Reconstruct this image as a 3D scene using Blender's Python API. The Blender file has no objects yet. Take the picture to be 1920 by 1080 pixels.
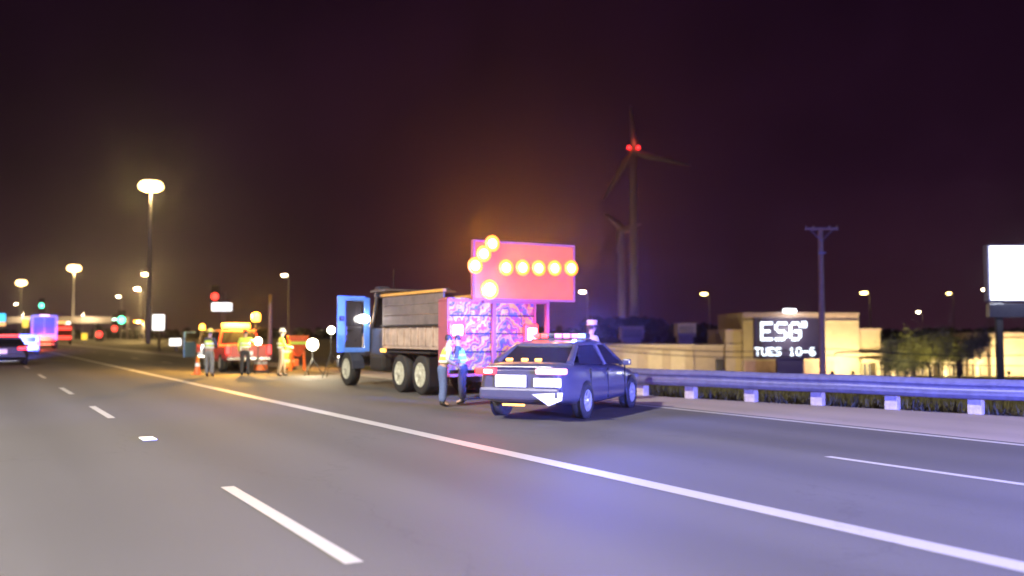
import bpy, bmesh, math, random
from mathutils import Vector, Matrix
rad = math.radians
rng = random.Random(7)
SC = bpy.context.scene
COL = SC.collection

# ------------------------------------------------------------------ camera
FPX, CAMH = 1750.0, 1.57            # focal length in px of the 1920 wide photo
PITCH = math.atan(88 / FPX)
cd = bpy.data.cameras.new('camera'); cam = bpy.data.objects.new('camera', cd); COL.objects.link(cam)
cam.location = (0, 0, CAMH); cam.rotation_euler = (math.pi / 2 + PITCH, 0, 0)
cd.sensor_width = 36; cd.lens = 36 * FPX / 1920
cd.clip_start = 0.1; cd.clip_end = 6000
cd.dof.use_dof = True; cd.dof.focus_distance = 13.0; cd.dof.aperture_fstop = 0.62
SC.camera = cam
SC.render.engine = 'CYCLES'
SC.view_settings.view_transform = 'Standard'; SC.view_settings.look = 'None'
SC.view_settings.exposure = 0.0; SC.view_settings.gamma = 1.0
SC.view_settings.use_curve_mapping = False
cy = SC.cycles
cy.use_denoising = True
cy.sample_clamp_indirect = 4.0
cy.max_bounces = 5; cy.diffuse_bounces = 2; cy.glossy_bounces = 3; cy.transmission_bounces = 3; cy.volume_bounces = 0
cy.transparent_max_bounces = 8
cy.caustics_reflective = False; cy.caustics_refractive = False
cy.volume_step_rate = 4.0; cy.volume_max_steps = 64

# ------------------------------------------------------------------ night sky
W = bpy.data.worlds.new('World'); SC.world = W; W.use_nodes = True
nt = W.node_tree; nt.nodes.clear()
out = nt.nodes.new('ShaderNodeOutputWorld'); bg = nt.nodes.new('ShaderNodeBackground')
tc = nt.nodes.new('ShaderNodeTexCoord'); sep = nt.nodes.new('ShaderNodeSeparateXYZ')
nt.links.new(tc.outputs['Generated'], sep.inputs[0])
rmp = nt.nodes.new('ShaderNodeValToRGB')
rmp.color_ramp.elements[0].position = 0.0; rmp.color_ramp.elements[0].color = (0.030, 0.0100, 0.0185, 1)
rmp.color_ramp.elements[1].position = 0.45; rmp.color_ramp.elements[1].color = (0.0062, 0.0015, 0.0074, 1)
e = rmp.color_ramp.elements.new(0.16); e.color = (0.0140, 0.0038, 0.0115, 1)
nt.links.new(sep.outputs['Z'], rmp.inputs[0])
nz = nt.nodes.new('ShaderNodeTexNoise'); nz.inputs['Scale'].default_value = 5.0; nz.inputs['Detail'].default_value = 3
nt.links.new(tc.outputs['Generated'], nz.inputs['Vector'])
mr = nt.nodes.new('ShaderNodeMapRange'); mr.inputs['From Min'].default_value = .3; mr.inputs['From Max'].default_value = .7
mr.inputs['To Min'].default_value = .7; mr.inputs['To Max'].default_value = 1.3
nt.links.new(nz.outputs['Fac'], mr.inputs['Value'])
nt.links.new(rmp.outputs['Color'], bg.inputs['Color']); nt.links.new(mr.outputs['Result'], bg.inputs['Strength'])
nt.links.new(bg.outputs[0], out.inputs['Surface'])

# ------------------------------------------------------------------ picture -> place
cp, sp = math.cos(PITCH), math.sin(PITCH)
def ray(px, py):
    u, w = (px - 960) / FPX, (540 - py) / FPX
    return Vector((u, cp - sp * w, sp + cp * w))
def G(px, py, z=0.0):                 # point of the ground seen at a pixel
    d = ray(px, py); k = (z - CAMH) / d.z
    return Vector((d.x * k, d.y * k, z))
def P(px, py, Y):                     # point at distance Y seen at a pixel
    d = ray(px, py); k = Y / d.y
    return Vector((d.x * k, Y, CAMH + d.z * k))
PSI = rad(30.0)                       # the road runs 30 degrees to the left of the view
RD = Vector((-math.sin(PSI), math.cos(PSI), 0)); RR = Vector((math.cos(PSI), math.sin(PSI), 0))
def RW(t, s, z=0.0): return RR * t + RD * s + Vector((0, 0, z))
ROADROT = PSI

# ------------------------------------------------------------------ materials
def mat(name, col, rough=.6, metal=0.0, var=.15, scale=8.0, bump=0.0, bscale=40.0, emit=None, estr=0.0, spec=.5, sample=True, coat=0.0):
    m = bpy.data.materials.new(name); m.use_nodes = True
    t = m.node_tree; b = t.nodes['Principled BSDF']
    b.inputs['Roughness'].default_value = rough; b.inputs['Metallic'].default_value = metal
    b.inputs['Specular IOR Level'].default_value = spec
    if coat: b.inputs['Coat Weight'].default_value = coat; b.inputs['Coat Roughness'].default_value = .08
    if emit is not None:
        b.inputs['Base Color'].default_value = (*col, 1)
        b.inputs['Emission Color'].default_value = (*emit, 1); b.inputs['Emission Strength'].default_value = estr
        if not sample: m.cycles.emission_sampling = 'NONE'
        return m
    n = t.nodes.new('ShaderNodeTexNoise'); n.inputs['Scale'].default_value = scale; n.inputs['Detail'].default_value = 5
    n.inputs['Roughness'].default_value = .65
    co = t.nodes.new('ShaderNodeTexCoord'); t.links.new(co.outputs['Object'], n.inputs['Vector'])
    r = t.nodes.new('ShaderNodeMapRange'); r.inputs['From Min'].default_value = .3; r.inputs['From Max'].default_value = .7
    r.inputs['To Min'].default_value = 1 - var; r.inputs['To Max'].default_value = 1 + var
    t.links.new(n.outputs['Fac'], r.inputs['Value'])
    mx = t.nodes.new('ShaderNodeVectorMath'); mx.operation = 'SCALE'; mx.inputs[0].default_value = col
    t.links.new(r.outputs['Result'], mx.inputs['Scale']); t.links.new(mx.outputs[0], b.inputs['Base Color'])
    r2 = t.nodes.new('ShaderNodeMapRange'); r2.inputs['To Min'].default_value = max(.03, rough - .12); r2.inputs['To Max'].default_value = min(1, rough + .12)
    t.links.new(n.outputs['Fac'], r2.inputs['Value']); t.links.new(r2.outputs['Result'], b.inputs['Roughness'])
    if bump:
        n2 = t.nodes.new('ShaderNodeTexNoise'); n2.inputs['Scale'].default_value = bscale; n2.inputs['Detail'].default_value = 4
        t.links.new(co.outputs['Object'], n2.inputs['Vector'])
        bp = t.nodes.new('ShaderNodeBump'); bp.inputs['Strength'].default_value = bump; bp.inputs['Distance'].default_value = .02
        t.links.new(n2.outputs['Fac'], bp.inputs['Height']); t.links.new(bp.outputs[0], b.inputs['Normal'])
    return m
def glow(name, col, s, sample=True):
    return mat(name, tuple(min(1, c) for c in col), .4, emit=col, estr=s, sample=sample)

def asphalt(name, c, rough, patch):
    m = bpy.data.materials.new(name); m.use_nodes = True
    t = m.node_tree; L = t.links; b = t.nodes['Principled BSDF']
    co = t.nodes.new('ShaderNodeTexCoord')
    def noise(s, d=5, sc=None):
        n = t.nodes.new('ShaderNodeTexNoise'); n.inputs['Scale'].default_value = s; n.inputs['Detail'].default_value = d; n.inputs['Roughness'].default_value = .6
        if sc:
            mp = t.nodes.new('ShaderNodeMapping'); mp.inputs['Scale'].default_value = sc
            L.new(co.outputs['Object'], mp.inputs['Vector']); L.new(mp.outputs[0], n.inputs['Vector'])
        else: L.new(co.outputs['Object'], n.inputs['Vector'])
        return n
    n1 = noise(1.0, 5, (1.3, .06, 1)); n2 = noise(.25, 4); n3 = noise(38, 6)
    a = t.nodes.new('ShaderNodeMix'); a.data_type = 'FLOAT'; a.inputs[0].default_value = .5
    L.new(n1.outputs['Fac'], a.inputs[2]); L.new(n2.outputs['Fac'], a.inputs[3])
    a2 = t.nodes.new('ShaderNodeMix'); a2.data_type = 'FLOAT'; a2.inputs[0].default_value = .35
    L.new(a.outputs[0], a2.inputs[2]); L.new(n3.outputs['Fac'], a2.inputs[3])
    r = t.nodes.new('ShaderNodeMapRange'); r.inputs['From Min'].default_value = .32; r.inputs['From Max'].default_value = .68
    r.inputs['To Min'].default_value = 1 - patch; r.inputs['To Max'].default_value = 1 + patch
    L.new(a2.outputs[0], r.inputs['Value'])
    mx = t.nodes.new('ShaderNodeVectorMath'); mx.operation = 'SCALE'; mx.inputs[0].default_value = c
    sx = t.nodes.new('ShaderNodeSeparateXYZ'); L.new(co.outputs['Object'], sx.inputs[0])
    wv = t.nodes.new('ShaderNodeMath'); wv.operation = 'MULTIPLY'; wv.inputs[1].default_value = 2 * math.pi / 1.88; L.new(sx.outputs['X'], wv.inputs[0])
    cs = t.nodes.new('ShaderNodeMath'); cs.operation = 'COSINE'; L.new(wv.outputs[0], cs.inputs[0])
    vo = t.nodes.new('ShaderNodeTexVoronoi'); vo.feature = 'DISTANCE_TO_EDGE'; vo.inputs['Scale'].default_value = .55
    mp2 = t.nodes.new('ShaderNodeMapping'); mp2.inputs['Scale'].default_value = (.55, .22, 1); L.new(co.outputs['Object'], mp2.inputs['Vector'])
    n4 = noise(1.4, 5); d4 = t.nodes.new('ShaderNodeVectorMath'); d4.operation = 'MULTIPLY_ADD'; d4.inputs[1].default_value = (.5, .5, .5)
    L.new(n4.outputs['Color'], d4.inputs[0]); L.new(mp2.outputs[0], d4.inputs[2]); L.new(d4.outputs[0], vo.inputs['Vector'])
    cr = t.nodes.new('ShaderNodeMapRange'); cr.inputs['From Max'].default_value = .007; cr.inputs['To Min'].default_value = .86; cr.inputs['To Max'].default_value = 1.0
    L.new(vo.outputs['Distance'], cr.inputs['Value'])
    wp = t.nodes.new('ShaderNodeMath'); wp.operation = 'MULTIPLY_ADD'; wp.inputs[1].default_value = .07; wp.inputs[2].default_value = 1.0; L.new(cs.outputs[0], wp.inputs[0])
    m1_ = t.nodes.new('ShaderNodeMath'); m1_.operation = 'MULTIPLY'; L.new(wp.outputs[0], m1_.inputs[0]); L.new(cr.outputs['Result'], m1_.inputs[1])
    m2_ = t.nodes.new('ShaderNodeMath'); m2_.operation = 'MULTIPLY'; L.new(m1_.outputs[0], m2_.inputs[0]); L.new(r.outputs['Result'], m2_.inputs[1])
    L.new(m2_.outputs[0], mx.inputs['Scale']); L.new(mx.outputs[0], b.inputs['Base Color'])
    rr = t.nodes.new('ShaderNodeMapRange'); rr.inputs['To Min'].default_value = rough - .15; rr.inputs['To Max'].default_value = rough + .15
    L.new(a.outputs[0], rr.inputs['Value']); L.new(rr.outputs['Result'], b.inputs['Roughness'])
    b.inputs['Specular IOR Level'].default_value = .28
    bp = t.nodes.new('ShaderNodeBump'); bp.inputs['Strength'].default_value = .35; bp.inputs['Distance'].default_value = .012
    L.new(n3.outputs['Fac'], bp.inputs['Height']); L.new(bp.outputs[0], b.inputs['Normal'])
    return m

M = dict(
    asphalt=asphalt('asphalt', (.085, .081, .080), .80, .16),
    shoulder=asphalt('shoulder_concrete', (.26, .225, .215), .75, .18),
    paint=asphalt('road_paint', (.36, .35, .335), .55, .18),
    grass=mat('dry_grass', (.075, .068, .032), .95, var=.5, scale=.6, bump=.8, bscale=6),
    galvbluelit=mat('galvanised_steel_blue_lit', (.12, .12, .19), .5, .3, var=.2, scale=6, bump=.1),  # blue of the police lights put into the rail's steel colour
    post=mat('weathered_post', (.40, .34, .25), .8, var=.25, scale=12, bump=.3),
    steel=mat('pole_steel', (.30, .28, .27), .5, .3, var=.15),
    wood=mat('pole_wood', (.38, .26, .15), .85, var=.35, scale=10, bump=.4),
    dark=mat('dark_trim', (.015, .015, .017), .45, var=.2),
    rubber=mat('tyre_rubber', (.02, .02, .02), .8, var=.3, bump=.2),
    rim=mat('wheel_rim', (.42, .42, .40), .4, .5, var=.2),
    hub=mat('truck_wheel_rim', (.50, .49, .40), .55, .1, var=.25),
    glass=mat('tinted_glass', (.012, .013, .016), .06, var=.02, spec=.8),
    policepaint=mat('police_paint', (.075, .075, .105), .32, .25, var=.08, coat=.6),
    chrome=mat('bright_trim', (.6, .6, .6), .2, .9, var=.05),
    truckpaint=mat('truck_cab_paint', (.045, .05, .075), .35, .0, var=.1, coat=.4),
    doorbluelit=mat('door_blue_lit', (.10, .26, .85), .4, var=.08, coat=.4),  # police light on the open doors, carried by a blue base colour
    railorangelit=mat('top_rail_orange_lit', (.70, .36, .09), .5, var=.2, scale=5),  # orange lamplight along the rail put into its colour
    dumpdark=mat('dump_box_upper', (.17, .135, .13), .6, .05, var=.3, scale=3, bump=.2),
    dumplow=mat('dump_box_lower', (.44, .33, .27), .65, .0, var=.3, scale=4, bump=.2),
    chassis=mat('chassis_black', (.02, .018, .017), .7, var=.3),
    white=mat('white_reflective', (.88, .88, .90), .4, var=.03),
    board=mat('arrow_panel_paint', (.82, .16, .025), .55, var=.12, scale=3),
    boardframe=mat('arrow_panel_frame', (.35, .10, .14), .5, var=.1),
    lensoff=mat('lamp_lens_unlit', (.62, .13, .06), .25, var=.05),
    amber=glow('amber_lamp', (1.0, .50, .09), 17),
    beacon=glow('amber_beacon', (1.0, .46, .06), 6),
    amberhalo=glow('amber_halo', (1.0, .30, .015), 1.7),  # bloom round the arrow lamps as a glowing ring
    amberdim=glow('amber_marker', (1.0, .45, .06), 5),
    red=glow('red_lamp', (1.0, .06, .04), 3),
    redhot=glow('red_lamp_bright', (1.0, .03, .03), 4.5),
    pinkhot=glow('pink_lamp_bright', (1.0, .55, .66), 5),
    pinktail=glow('pink_tail_lamp', (1.0, .34, .42), 2.4),
    pink=glow('pink_lightbar', (1.0, .24, .62), 1.4),
    blue=glow('blue_lightbar', (.15, .22, 1.0), 8),
    whitelamp=glow('white_lamp', (1.0, .92, .80), 30),
    headlamp=glow('headlamp', (1.0, .93, .72), 45),
    sodium=glow('sodium_lamp', (1.0, .72, .28), 9),
    warmlamp=glow('warm_lamp', (1.0, .80, .46), 40),
    yellowlamp=glow('yellow_lamp', (1.0, .74, .22), 22),
    greenlamp=glow('green_signal', (.10, 1.0, .55), 7),
    cyanpanel=glow('cyan_panel', (.10, .72, 1.0), 1.6),
    orangepanel=glow('orange_panel', (1.0, .52, .16), 1.6),
    signwhite=glow('lit_sign_face', (.95, .96, 1.0), 5),
    signwarm=glow('glowing_sign_face_warm', (1.0, .97, .92), 2.4),
    led=glow('led_text', (.86, .96, 1.0), 3.6),
    stucco=mat('tan_stucco', (.42, .33, .21), .85, var=.12, scale=1.2, bump=.2, bscale=14),
    stuccopale=mat('pale_stucco', (.52, .43, .28), .85, var=.1, scale=2, bump=.15, bscale=14),
    coping=mat('parapet_coping', (.42, .30, .23), .8, var=.15, scale=3),
    brick=mat('lower_wall', (.32, .20, .15), .85, var=.2, scale=2.5),
    windark=mat('window_glass', (.02, .014, .018), .35, var=.05, spec=.15),
    hvac=mat('rooftop_unit_metal', (.33, .26, .24), .6, .2, var=.2, scale=3),
    signdark=mat('sign_cabinet', (.13, .08, .10), .6, var=.2),
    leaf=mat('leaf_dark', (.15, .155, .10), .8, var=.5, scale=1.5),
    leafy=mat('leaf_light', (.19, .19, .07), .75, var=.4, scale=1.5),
    bark=mat('bark', (.09, .07, .05), .9, var=.3, bump=.4),
    skin=mat('skin', (.46, .28, .21), .55, var=.08),
    hair=mat('hair', (.03, .02, .015), .7, var=.2),
    vest=mat('vest_yellow', (.62, .80, .10), .7, var=.1, scale=20),
    vestg=mat('vest_green', (.30, .78, .30), .7, var=.1, scale=20),
    band=mat('reflective_band', (.85, .86, .88), .35, var=.05),
    jeans=mat('blue_jeans', (.10, .14, .30), .85, var=.25, scale=25),
    greytrouser=mat('grey_trousers', (.20, .20, .20), .85, var=.2, scale=25),
    darktrouser=mat('dark_trousers', (.03, .028, .035), .85, var=.2, scale=25),
    tantrouser=mat('tan_trousers', (.26, .18, .11), .85, var=.2, scale=25),
    paleshirt=mat('pale_shirt', (.62, .58, .62), .8, var=.08, scale=20),
    darkshirt=mat('dark_shirt', (.05, .045, .06), .8, var=.2, scale=20),
    officershirt=mat('officer_shirt', (.42, .33, .36), .8, var=.1, scale=20),
    hatyellow=mat('hard_hat_yellow', (.85, .68, .10), .35, var=.05),
    hatwhite=mat('hard_hat_white', (.85, .83, .78), .35, var=.05),
    hatpale=mat('officer_hat', (.62, .38, .36), .7, var=.08),
    boots=mat('boots', (.02, .018, .016), .6, var=.2),
    orange=mat('orange_plastic', (.80, .17, .03), .45, var=.1),
    orangered=mat('orange_red_steel', (.70, .10, .03), .45, var=.15),
    trailerblue=mat('trailer_doors', (.10, .16, .62), .4, var=.1),
    trailerwhite=mat('trailer_frame', (.75, .76, .80), .4, var=.1),
    redpaint=mat('red_paint', (.45, .04, .03), .4, var=.1),
    whitepaint=mat('white_car_paint', (.72, .72, .74), .3, var=.05, coat=.5),
    darkpaint=mat('dark_car_paint', (.035, .035, .05), .3, var=.1, coat=.5),
    blackpaint=mat('black_car_paint', (.012, .012, .016), .45, var=.1),
    turbine=mat('turbine_white', (.40, .36, .35), .6, var=.06, scale=.3),
    concrete=mat('concrete', (.33, .30, .26), .85, var=.2, scale=.8),
    cable=mat('cable_black', (.012, .011, .012), .7, var=.05),
    signgreen=mat('sign_green', (.02, .22, .10), .5, var=.05),
    signyellow=mat('sign_yellow', (.85, .62, .05), .5, var=.05),
    woods=mat('woods_dark', (.030, .030, .018), .95, var=.5, scale=.1),
)
def stripes():                         # printed chevrons of the crash cushion
    m = bpy.data.materials.new('chevron_print'); m.use_nodes = True
    t = m.node_tree; L = t.links; b = t.nodes['Principled BSDF']; b.inputs['Roughness'].default_value = .45
    co = t.nodes.new('ShaderNodeTexCoord'); s = t.nodes.new('ShaderNodeSeparateXYZ'); L.new(co.outputs['Object'], s.inputs[0])
    ab = t.nodes.new('ShaderNodeMath'); ab.operation = 'ABSOLUTE'; L.new(s.outputs['X'], ab.inputs[0])
    ad = t.nodes.new('ShaderNodeMath'); ad.operation = 'ADD'; L.new(ab.outputs[0], ad.inputs[0]); L.new(s.outputs['Z'], ad.inputs[1])
    ml = t.nodes.new('ShaderNodeMath'); ml.operation = 'MULTIPLY'; ml.inputs[1].default_value = 2.4; L.new(ad.outputs[0], ml.inputs[0])
    fr = t.nodes.new('ShaderNodeMath'); fr.operation = 'FRACT'; L.new(ml.outputs[0], fr.inputs[0])
    dn = t.nodes.new('ShaderNodeTexNoise'); dn.inputs['Scale'].default_value = 4.5; dn.inputs['Detail'].default_value = 3; L.new(co.outputs['Object'], dn.inputs['Vector'])
    dm = t.nodes.new('ShaderNodeMath'); dm.operation = 'MULTIPLY_ADD'; dm.inputs[1].default_value = 2.2; L.new(dn.outputs['Fac'], dm.inputs[0]); L.new(ml.outputs[0], dm.inputs[2])
    fr = t.nodes.new('ShaderNodeMath'); fr.operation = 'FRACT'; L.new(dm.outputs[0], fr.inputs[0])
    r = t.nodes.new('ShaderNodeValToRGB'); r.color_ramp.interpolation = 'CONSTANT'
    r.color_ramp.elements[0].color = (.70, .46, .05, 1); r.color_ramp.elements[1].position = .82; r.color_ramp.elements[1].color = (.45, .06, .10, 1)
    for p_, c_ in ((.28, (.32, .07, .16, 1)), (.46, (.10, .13, .34, 1)), (.62, (.52, .30, .10, 1))):
        e_ = r.color_ramp.elements.new(p_); e_.color = c_
    L.new(fr.outputs[0], r.inputs[0])
    n = t.nodes.new('ShaderNodeTexNoise'); n.inputs['Scale'].default_value = 5; n.inputs['Detail'].default_value = 5; L.new(co.outputs['Object'], n.inputs['Vector'])
    mr = t.nodes.new('ShaderNodeMapRange'); mr.inputs['From Min'].default_value = .3; mr.inputs['From Max'].default_value = .7; mr.inputs['To Min'].default_value = .55; mr.inputs['To Max'].default_value = 1.15
    L.new(n.outputs['Fac'], mr.inputs['Value'])
    mx = t.nodes.new('ShaderNodeVectorMath'); mx.operation = 'SCALE'; L.new(r.outputs['Color'], mx.inputs[0]); L.new(mr.outputs['Result'], mx.inputs['Scale'])
    L.new(mx.outputs[0], b.inputs['Base Color'])
    return m
M['chevron'] = stripes()

# ------------------------------------------------------------------ mesh helpers
class MB:
    def __init__(s): s.v = []; s.f = []; s.sm = []
    def add(s, vs, fs, smooth=False):
        o = len(s.v); s.v += [tuple(v) for v in vs]
        for f in fs: s.f.append(tuple(i + o for i in f)); s.sm.append(smooth)
        return s
    def box(s, c, d, rot=None, bev=0.0):
        bm = bmesh.new(); bmesh.ops.create_cube(bm, size=1)
        bmesh.ops.scale(bm, vec=d, verts=bm.verts)
        if bev: bmesh.ops.bevel(bm, geom=bm.edges[:], offset=bev, segments=2, profile=.6, affect='EDGES')
        if rot is not None: bmesh.ops.transform(bm, matrix=rot.to_4x4(), verts=bm.verts)
        bmesh.ops.translate(bm, vec=c, verts=bm.verts)
        return s.frombm(bm)
    def frombm(s, bm, smooth=False):
        bm.verts.index_update()
        s.add([v.co[:] for v in bm.verts], [[v.index for v in f.verts] for f in bm.faces], smooth); bm.free(); return s
    def tube(s, pts, r, n=8, cap=True, smooth=True):
        pts = [Vector(p) for p in pts]; rs = r if isinstance(r, (list, tuple)) else [r] * len(pts)
        vs = []; up = Vector((0, 0, 1)); prev = None
        for i, p in enumerate(pts):
            d = (pts[min(i + 1, len(pts) - 1)] - pts[max(i - 1, 0)]).normalized()
            a = d.cross(up if abs(d.z) < .95 else Vector((1, 0, 0))).normalized() if prev is None else (prev - d * prev.dot(d)).normalized()
            prev = a; b = d.cross(a)
            for k in range(n):
                q = 2 * math.pi * k / n; vs.append(p + (a * math.cos(q) + b * math.sin(q)) * rs[i])
        fs = [(i * n + k, i * n + (k + 1) % n, (i + 1) * n + (k + 1) % n, (i + 1) * n + k) for i in range(len(pts) - 1) for k in range(n)]
        s.add(vs, fs, smooth)
        if cap: s.add(vs[:n], [tuple(range(n))[::-1]]); s.add(vs[-n:], [tuple(range(n))])
        return s
    def lathe(s, prof, c=(0, 0, 0), axis='Z', n=20, smooth=True):
        vs = []
        for r, h in prof:
            for k in range(n):
                q = 2 * math.pi * k / n; x, y = r * math.cos(q), r * math.sin(q)
                v = {'Z': (x, y, h), 'X': (h, x, y), 'Y': (x, h, y)}[axis]
                vs.append((v[0] + c[0], v[1] + c[1], v[2] + c[2]))
        fs = [(i * n + k, i * n + (k + 1) % n, (i + 1) * n + (k + 1) % n, (i + 1) * n + k) for i in range(len(prof) - 1) for k in range(n)]
        return s.add(vs, fs, smooth)
    def prism(s, poly, d):            # poly of 3D points, extruded by vector d
        n = len(poly); vs = [Vector(p) for p in poly] + [Vector(p) + Vector(d) for p in poly]
        fs = [tuple(range(n))[::-1], tuple(range(n, 2 * n))] + [(i, (i + 1) % n, n + (i + 1) % n, n + i) for i in range(n)]
        return s.add(vs, fs)
    def loft(s, rings, cap=True, smooth=False):
        n = len(rings[0]); vs = [p for r in rings for p in r]
        fs = [(i * n + k, i * n + (k + 1) % n, (i + 1) * n + (k + 1) % n, (i + 1) * n + k) for i in range(len(rings) - 1) for k in range(n)]
        s.add(vs, fs, smooth)
        if cap: s.add(rings[0], [tuple(range(n))[::-1]]); s.add(rings[-1], [tuple(range(n))])
        return s
    def ball(s, c, r, n=10, sc=(1, 1, 1)):
        bm = bmesh.new(); bmesh.ops.create_uvsphere(bm, u_segments=n, v_segments=max(6, n // 2), radius=1)
        bmesh.ops.scale(bm, vec=(r * sc[0], r * sc[1], r * sc[2]), verts=bm.verts); bmesh.ops.translate(bm, vec=c, verts=bm.verts)
        return s.frombm(bm, True)
    def mesh(s, name):
        me = bpy.data.meshes.new(name); me.from_pydata(s.v, [], s.f)
        me.polygons.foreach_set('use_smooth', s.sm)
        bm = bmesh.new(); bm.from_mesh(me); bmesh.ops.recalc_face_normals(bm, faces=bm.faces); bm.to_mesh(me); bm.free()
        return me
    def build(s, name, m, parent=None, loc=None, rotz=0.0, smooth_edges=False):
        me = s.mesh(name); me.materials.append(m)
        return put(name, me, parent, loc, rotz)
def put(name, me, parent=None, loc=None, rotz=0.0):
    o = bpy.data.objects.new(name, me); COL.objects.link(o)
    if parent: o.parent = parent
    if loc is not None: o.location = loc
    if rotz: o.rotation_euler.z = rotz
    return o
def tag(o, label, cat, group=None):
    o['label'] = label; o['category'] = cat
    if group: o['group'] = group
    return o
def thing(name, label, cat, loc=(0, 0, 0), rotz=0.0, group=None):
    o = bpy.data.objects.new(name, None); COL.objects.link(o); o.location = loc; o.rotation_euler.z = rotz; o.empty_display_size = .2
    return tag(o, label, cat, group)
def struct(o): o['kind'] = 'structure'; return o
def stuff(o): o['kind'] = 'stuff'; return o
def lamp(name, kind, power, col, loc, parent=None, size=.15, rot=None, spot=None, blend=.6):
    l = bpy.data.lights.new(name, kind); l.energy = power; l.color = col
    if kind in ('POINT', 'SPOT'): l.shadow_soft_size = size
    if kind == 'SPOT': l.spot_size = spot; l.spot_blend = blend
    o = bpy.data.objects.new(name, l); COL.objects.link(o); o.location = loc
    if rot is not None: o.rotation_euler = rot
    if parent: o.parent = parent
    return o
def aim(d):                            # euler of a spot that shines along d
    return Vector(d).to_track_quat('-Z', 'Y').to_euler()
def copy_tree(o, parent=None):
    c = o.copy(); COL.objects.link(c)
    if parent: c.parent = parent
    for ch in list(o.children): copy_tree(ch, c)
    return c

# ------------------------------------------------------------------ ground, road, markings
def ground_z(t, s):
    def sm(a, b, x): x = max(0, min(1, (x - a) / (b - a))); return x * x * (3 - 2 * x)
    drop = sm(19.0, 46, t) * (1 - sm(120, 190, s))
    left = sm(-24, -60, -t) if False else 0
    return -0.03 - 2.75 * drop
ts = [-420, -200, -90, -40, -20, -15, 0, 13, 16, 19] + [19 + 3 * k for k in range(1, 10)] + [55, 75, 110, 160, 240, 360, 520]
ss = [-60, -20, 0] + [10 * k for k in range(1, 21)] + [240, 300, 400, 560, 800, 1100]
g = MB(); vs = [RW(t, s, ground_z(t, s) + (rng.uniform(-.05, .05) if t > 19 and s < 200 else 0)) for s in ss for t in ts]
nT = len(ts)
g.add(vs, [(i * nT + j, i * nT + j + 1, (i + 1) * nT + j + 1, (i + 1) * nT + j) for i in range(len(ss) - 1) for j in range(nT - 1)], True)
struct(g.build('ground', M['grass']))
def strip(name, pts_l, pts_r, z, m):   # a flat sheet between two polylines given in road coordinates; local frame turned with the road
    mb = MB(); n = len(pts_l)
    mb.add([(t, s, z) for t, s in pts_l] + [(t, s, z) for t, s in pts_r], [(i, n + i, n + i + 1, i + 1) for i in range(n - 1)])
    return struct(mb.build(name, m, None, (0, 0, 0), ROADROT))
S0, S1 = -40, 1000
strip('road', [(-17, S0), (-17, S1)], [(13.25, S0), (13.25, S1)], 0.0, M['asphalt'])
RAIL = [(19.6, 3.0), (17.2, 11.0), (15.0, 18.6), (14.6, 23.0), (14.5, 31.0)]     # guardrail line in road coordinates (t, s)
strip('shoulder', [(13.25, S0), (13.25, 3), (13.25, 11), (13.25, 18.6), (13.25, 31), (13.25, 400)],
      [(20, S0), (19.8, 3), (17.4, 11), (15.3, 18.6), (15.0, 31), (15, 400)], 0.0, M['shoulder'])
def line(name, t, s0, s1, w, wob=.012):
    n = max(2, int((s1 - s0) / 3)); L_ = []; R_ = []
    for k in range(n + 1):
        s = s0 + (s1 - s0) * k / n; a = rng.uniform(-wob, wob)
        L_.append((t - w / 2 + a, s)); R_.append((t + w / 2 + a + rng.uniform(-wob, wob) * .4, s))
    return strip(name, L_, R_, .004, M['paint'])
line('edge_line', 6.2, -30, 600, .27)
line('edge_line', 12.98, -30, 500, .17)
def rs(px, py):
    p = G(px, py); return p.dot(RR), p.dot(RD)
tD = 2.32
for a, b in [((690, 1053), (425, 913)), ((215, 784), (172, 762)), ((143, 739), (119, 727)), ((92, 709), (78, 702)), ((64, 691), (54, 686))]:
    s0, s1 = rs(*a)[1], rs(*b)[1]; line('lane_dash', tD, s0, s1, .135, .004)
for k in range(7):
    s0 = rs(54, 686)[1] + 10 + k * 12.2; line('lane_dash', tD, s0, s0 + 3.2, .135, .004)
line('lane_dash', 9.6, rs(1920, 905)[1] - 1.2, rs(1545, 857)[1], .13, .004)
for k in range(8):
    s0 = 42 + k * 12.2; line('lane_dash', 9.6, s0, s0 + 3.0, .10, .004)
tR, sR = rs(285, 824)
r_ = MB(); r_.box((0, 0, .014), (.20, .42, .02), bev=.008).build('reflector_pad', M['white'], None, RW(tD, sR, .003), ROADROT)
o = bpy.data.objects['reflector_pad']; tag(o, 'short white reflector pad between the two nearest lane dashes', 'road reflector')
tB, sB = rs(75, 677); strip('cross_stripe', [(tB - 2.4, sB - .2), (tB - 2.4, sB + .25)], [(tB + 1.6, sB - .2), (tB + 1.6, sB + .25)], .004, M['paint'])  # pale stripe laid across the lane
for px, py, w, l, c in [(300, 716, .5, .3, 'paint'), (268, 746, .12, .1, 'white')]:
    pass

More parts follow.
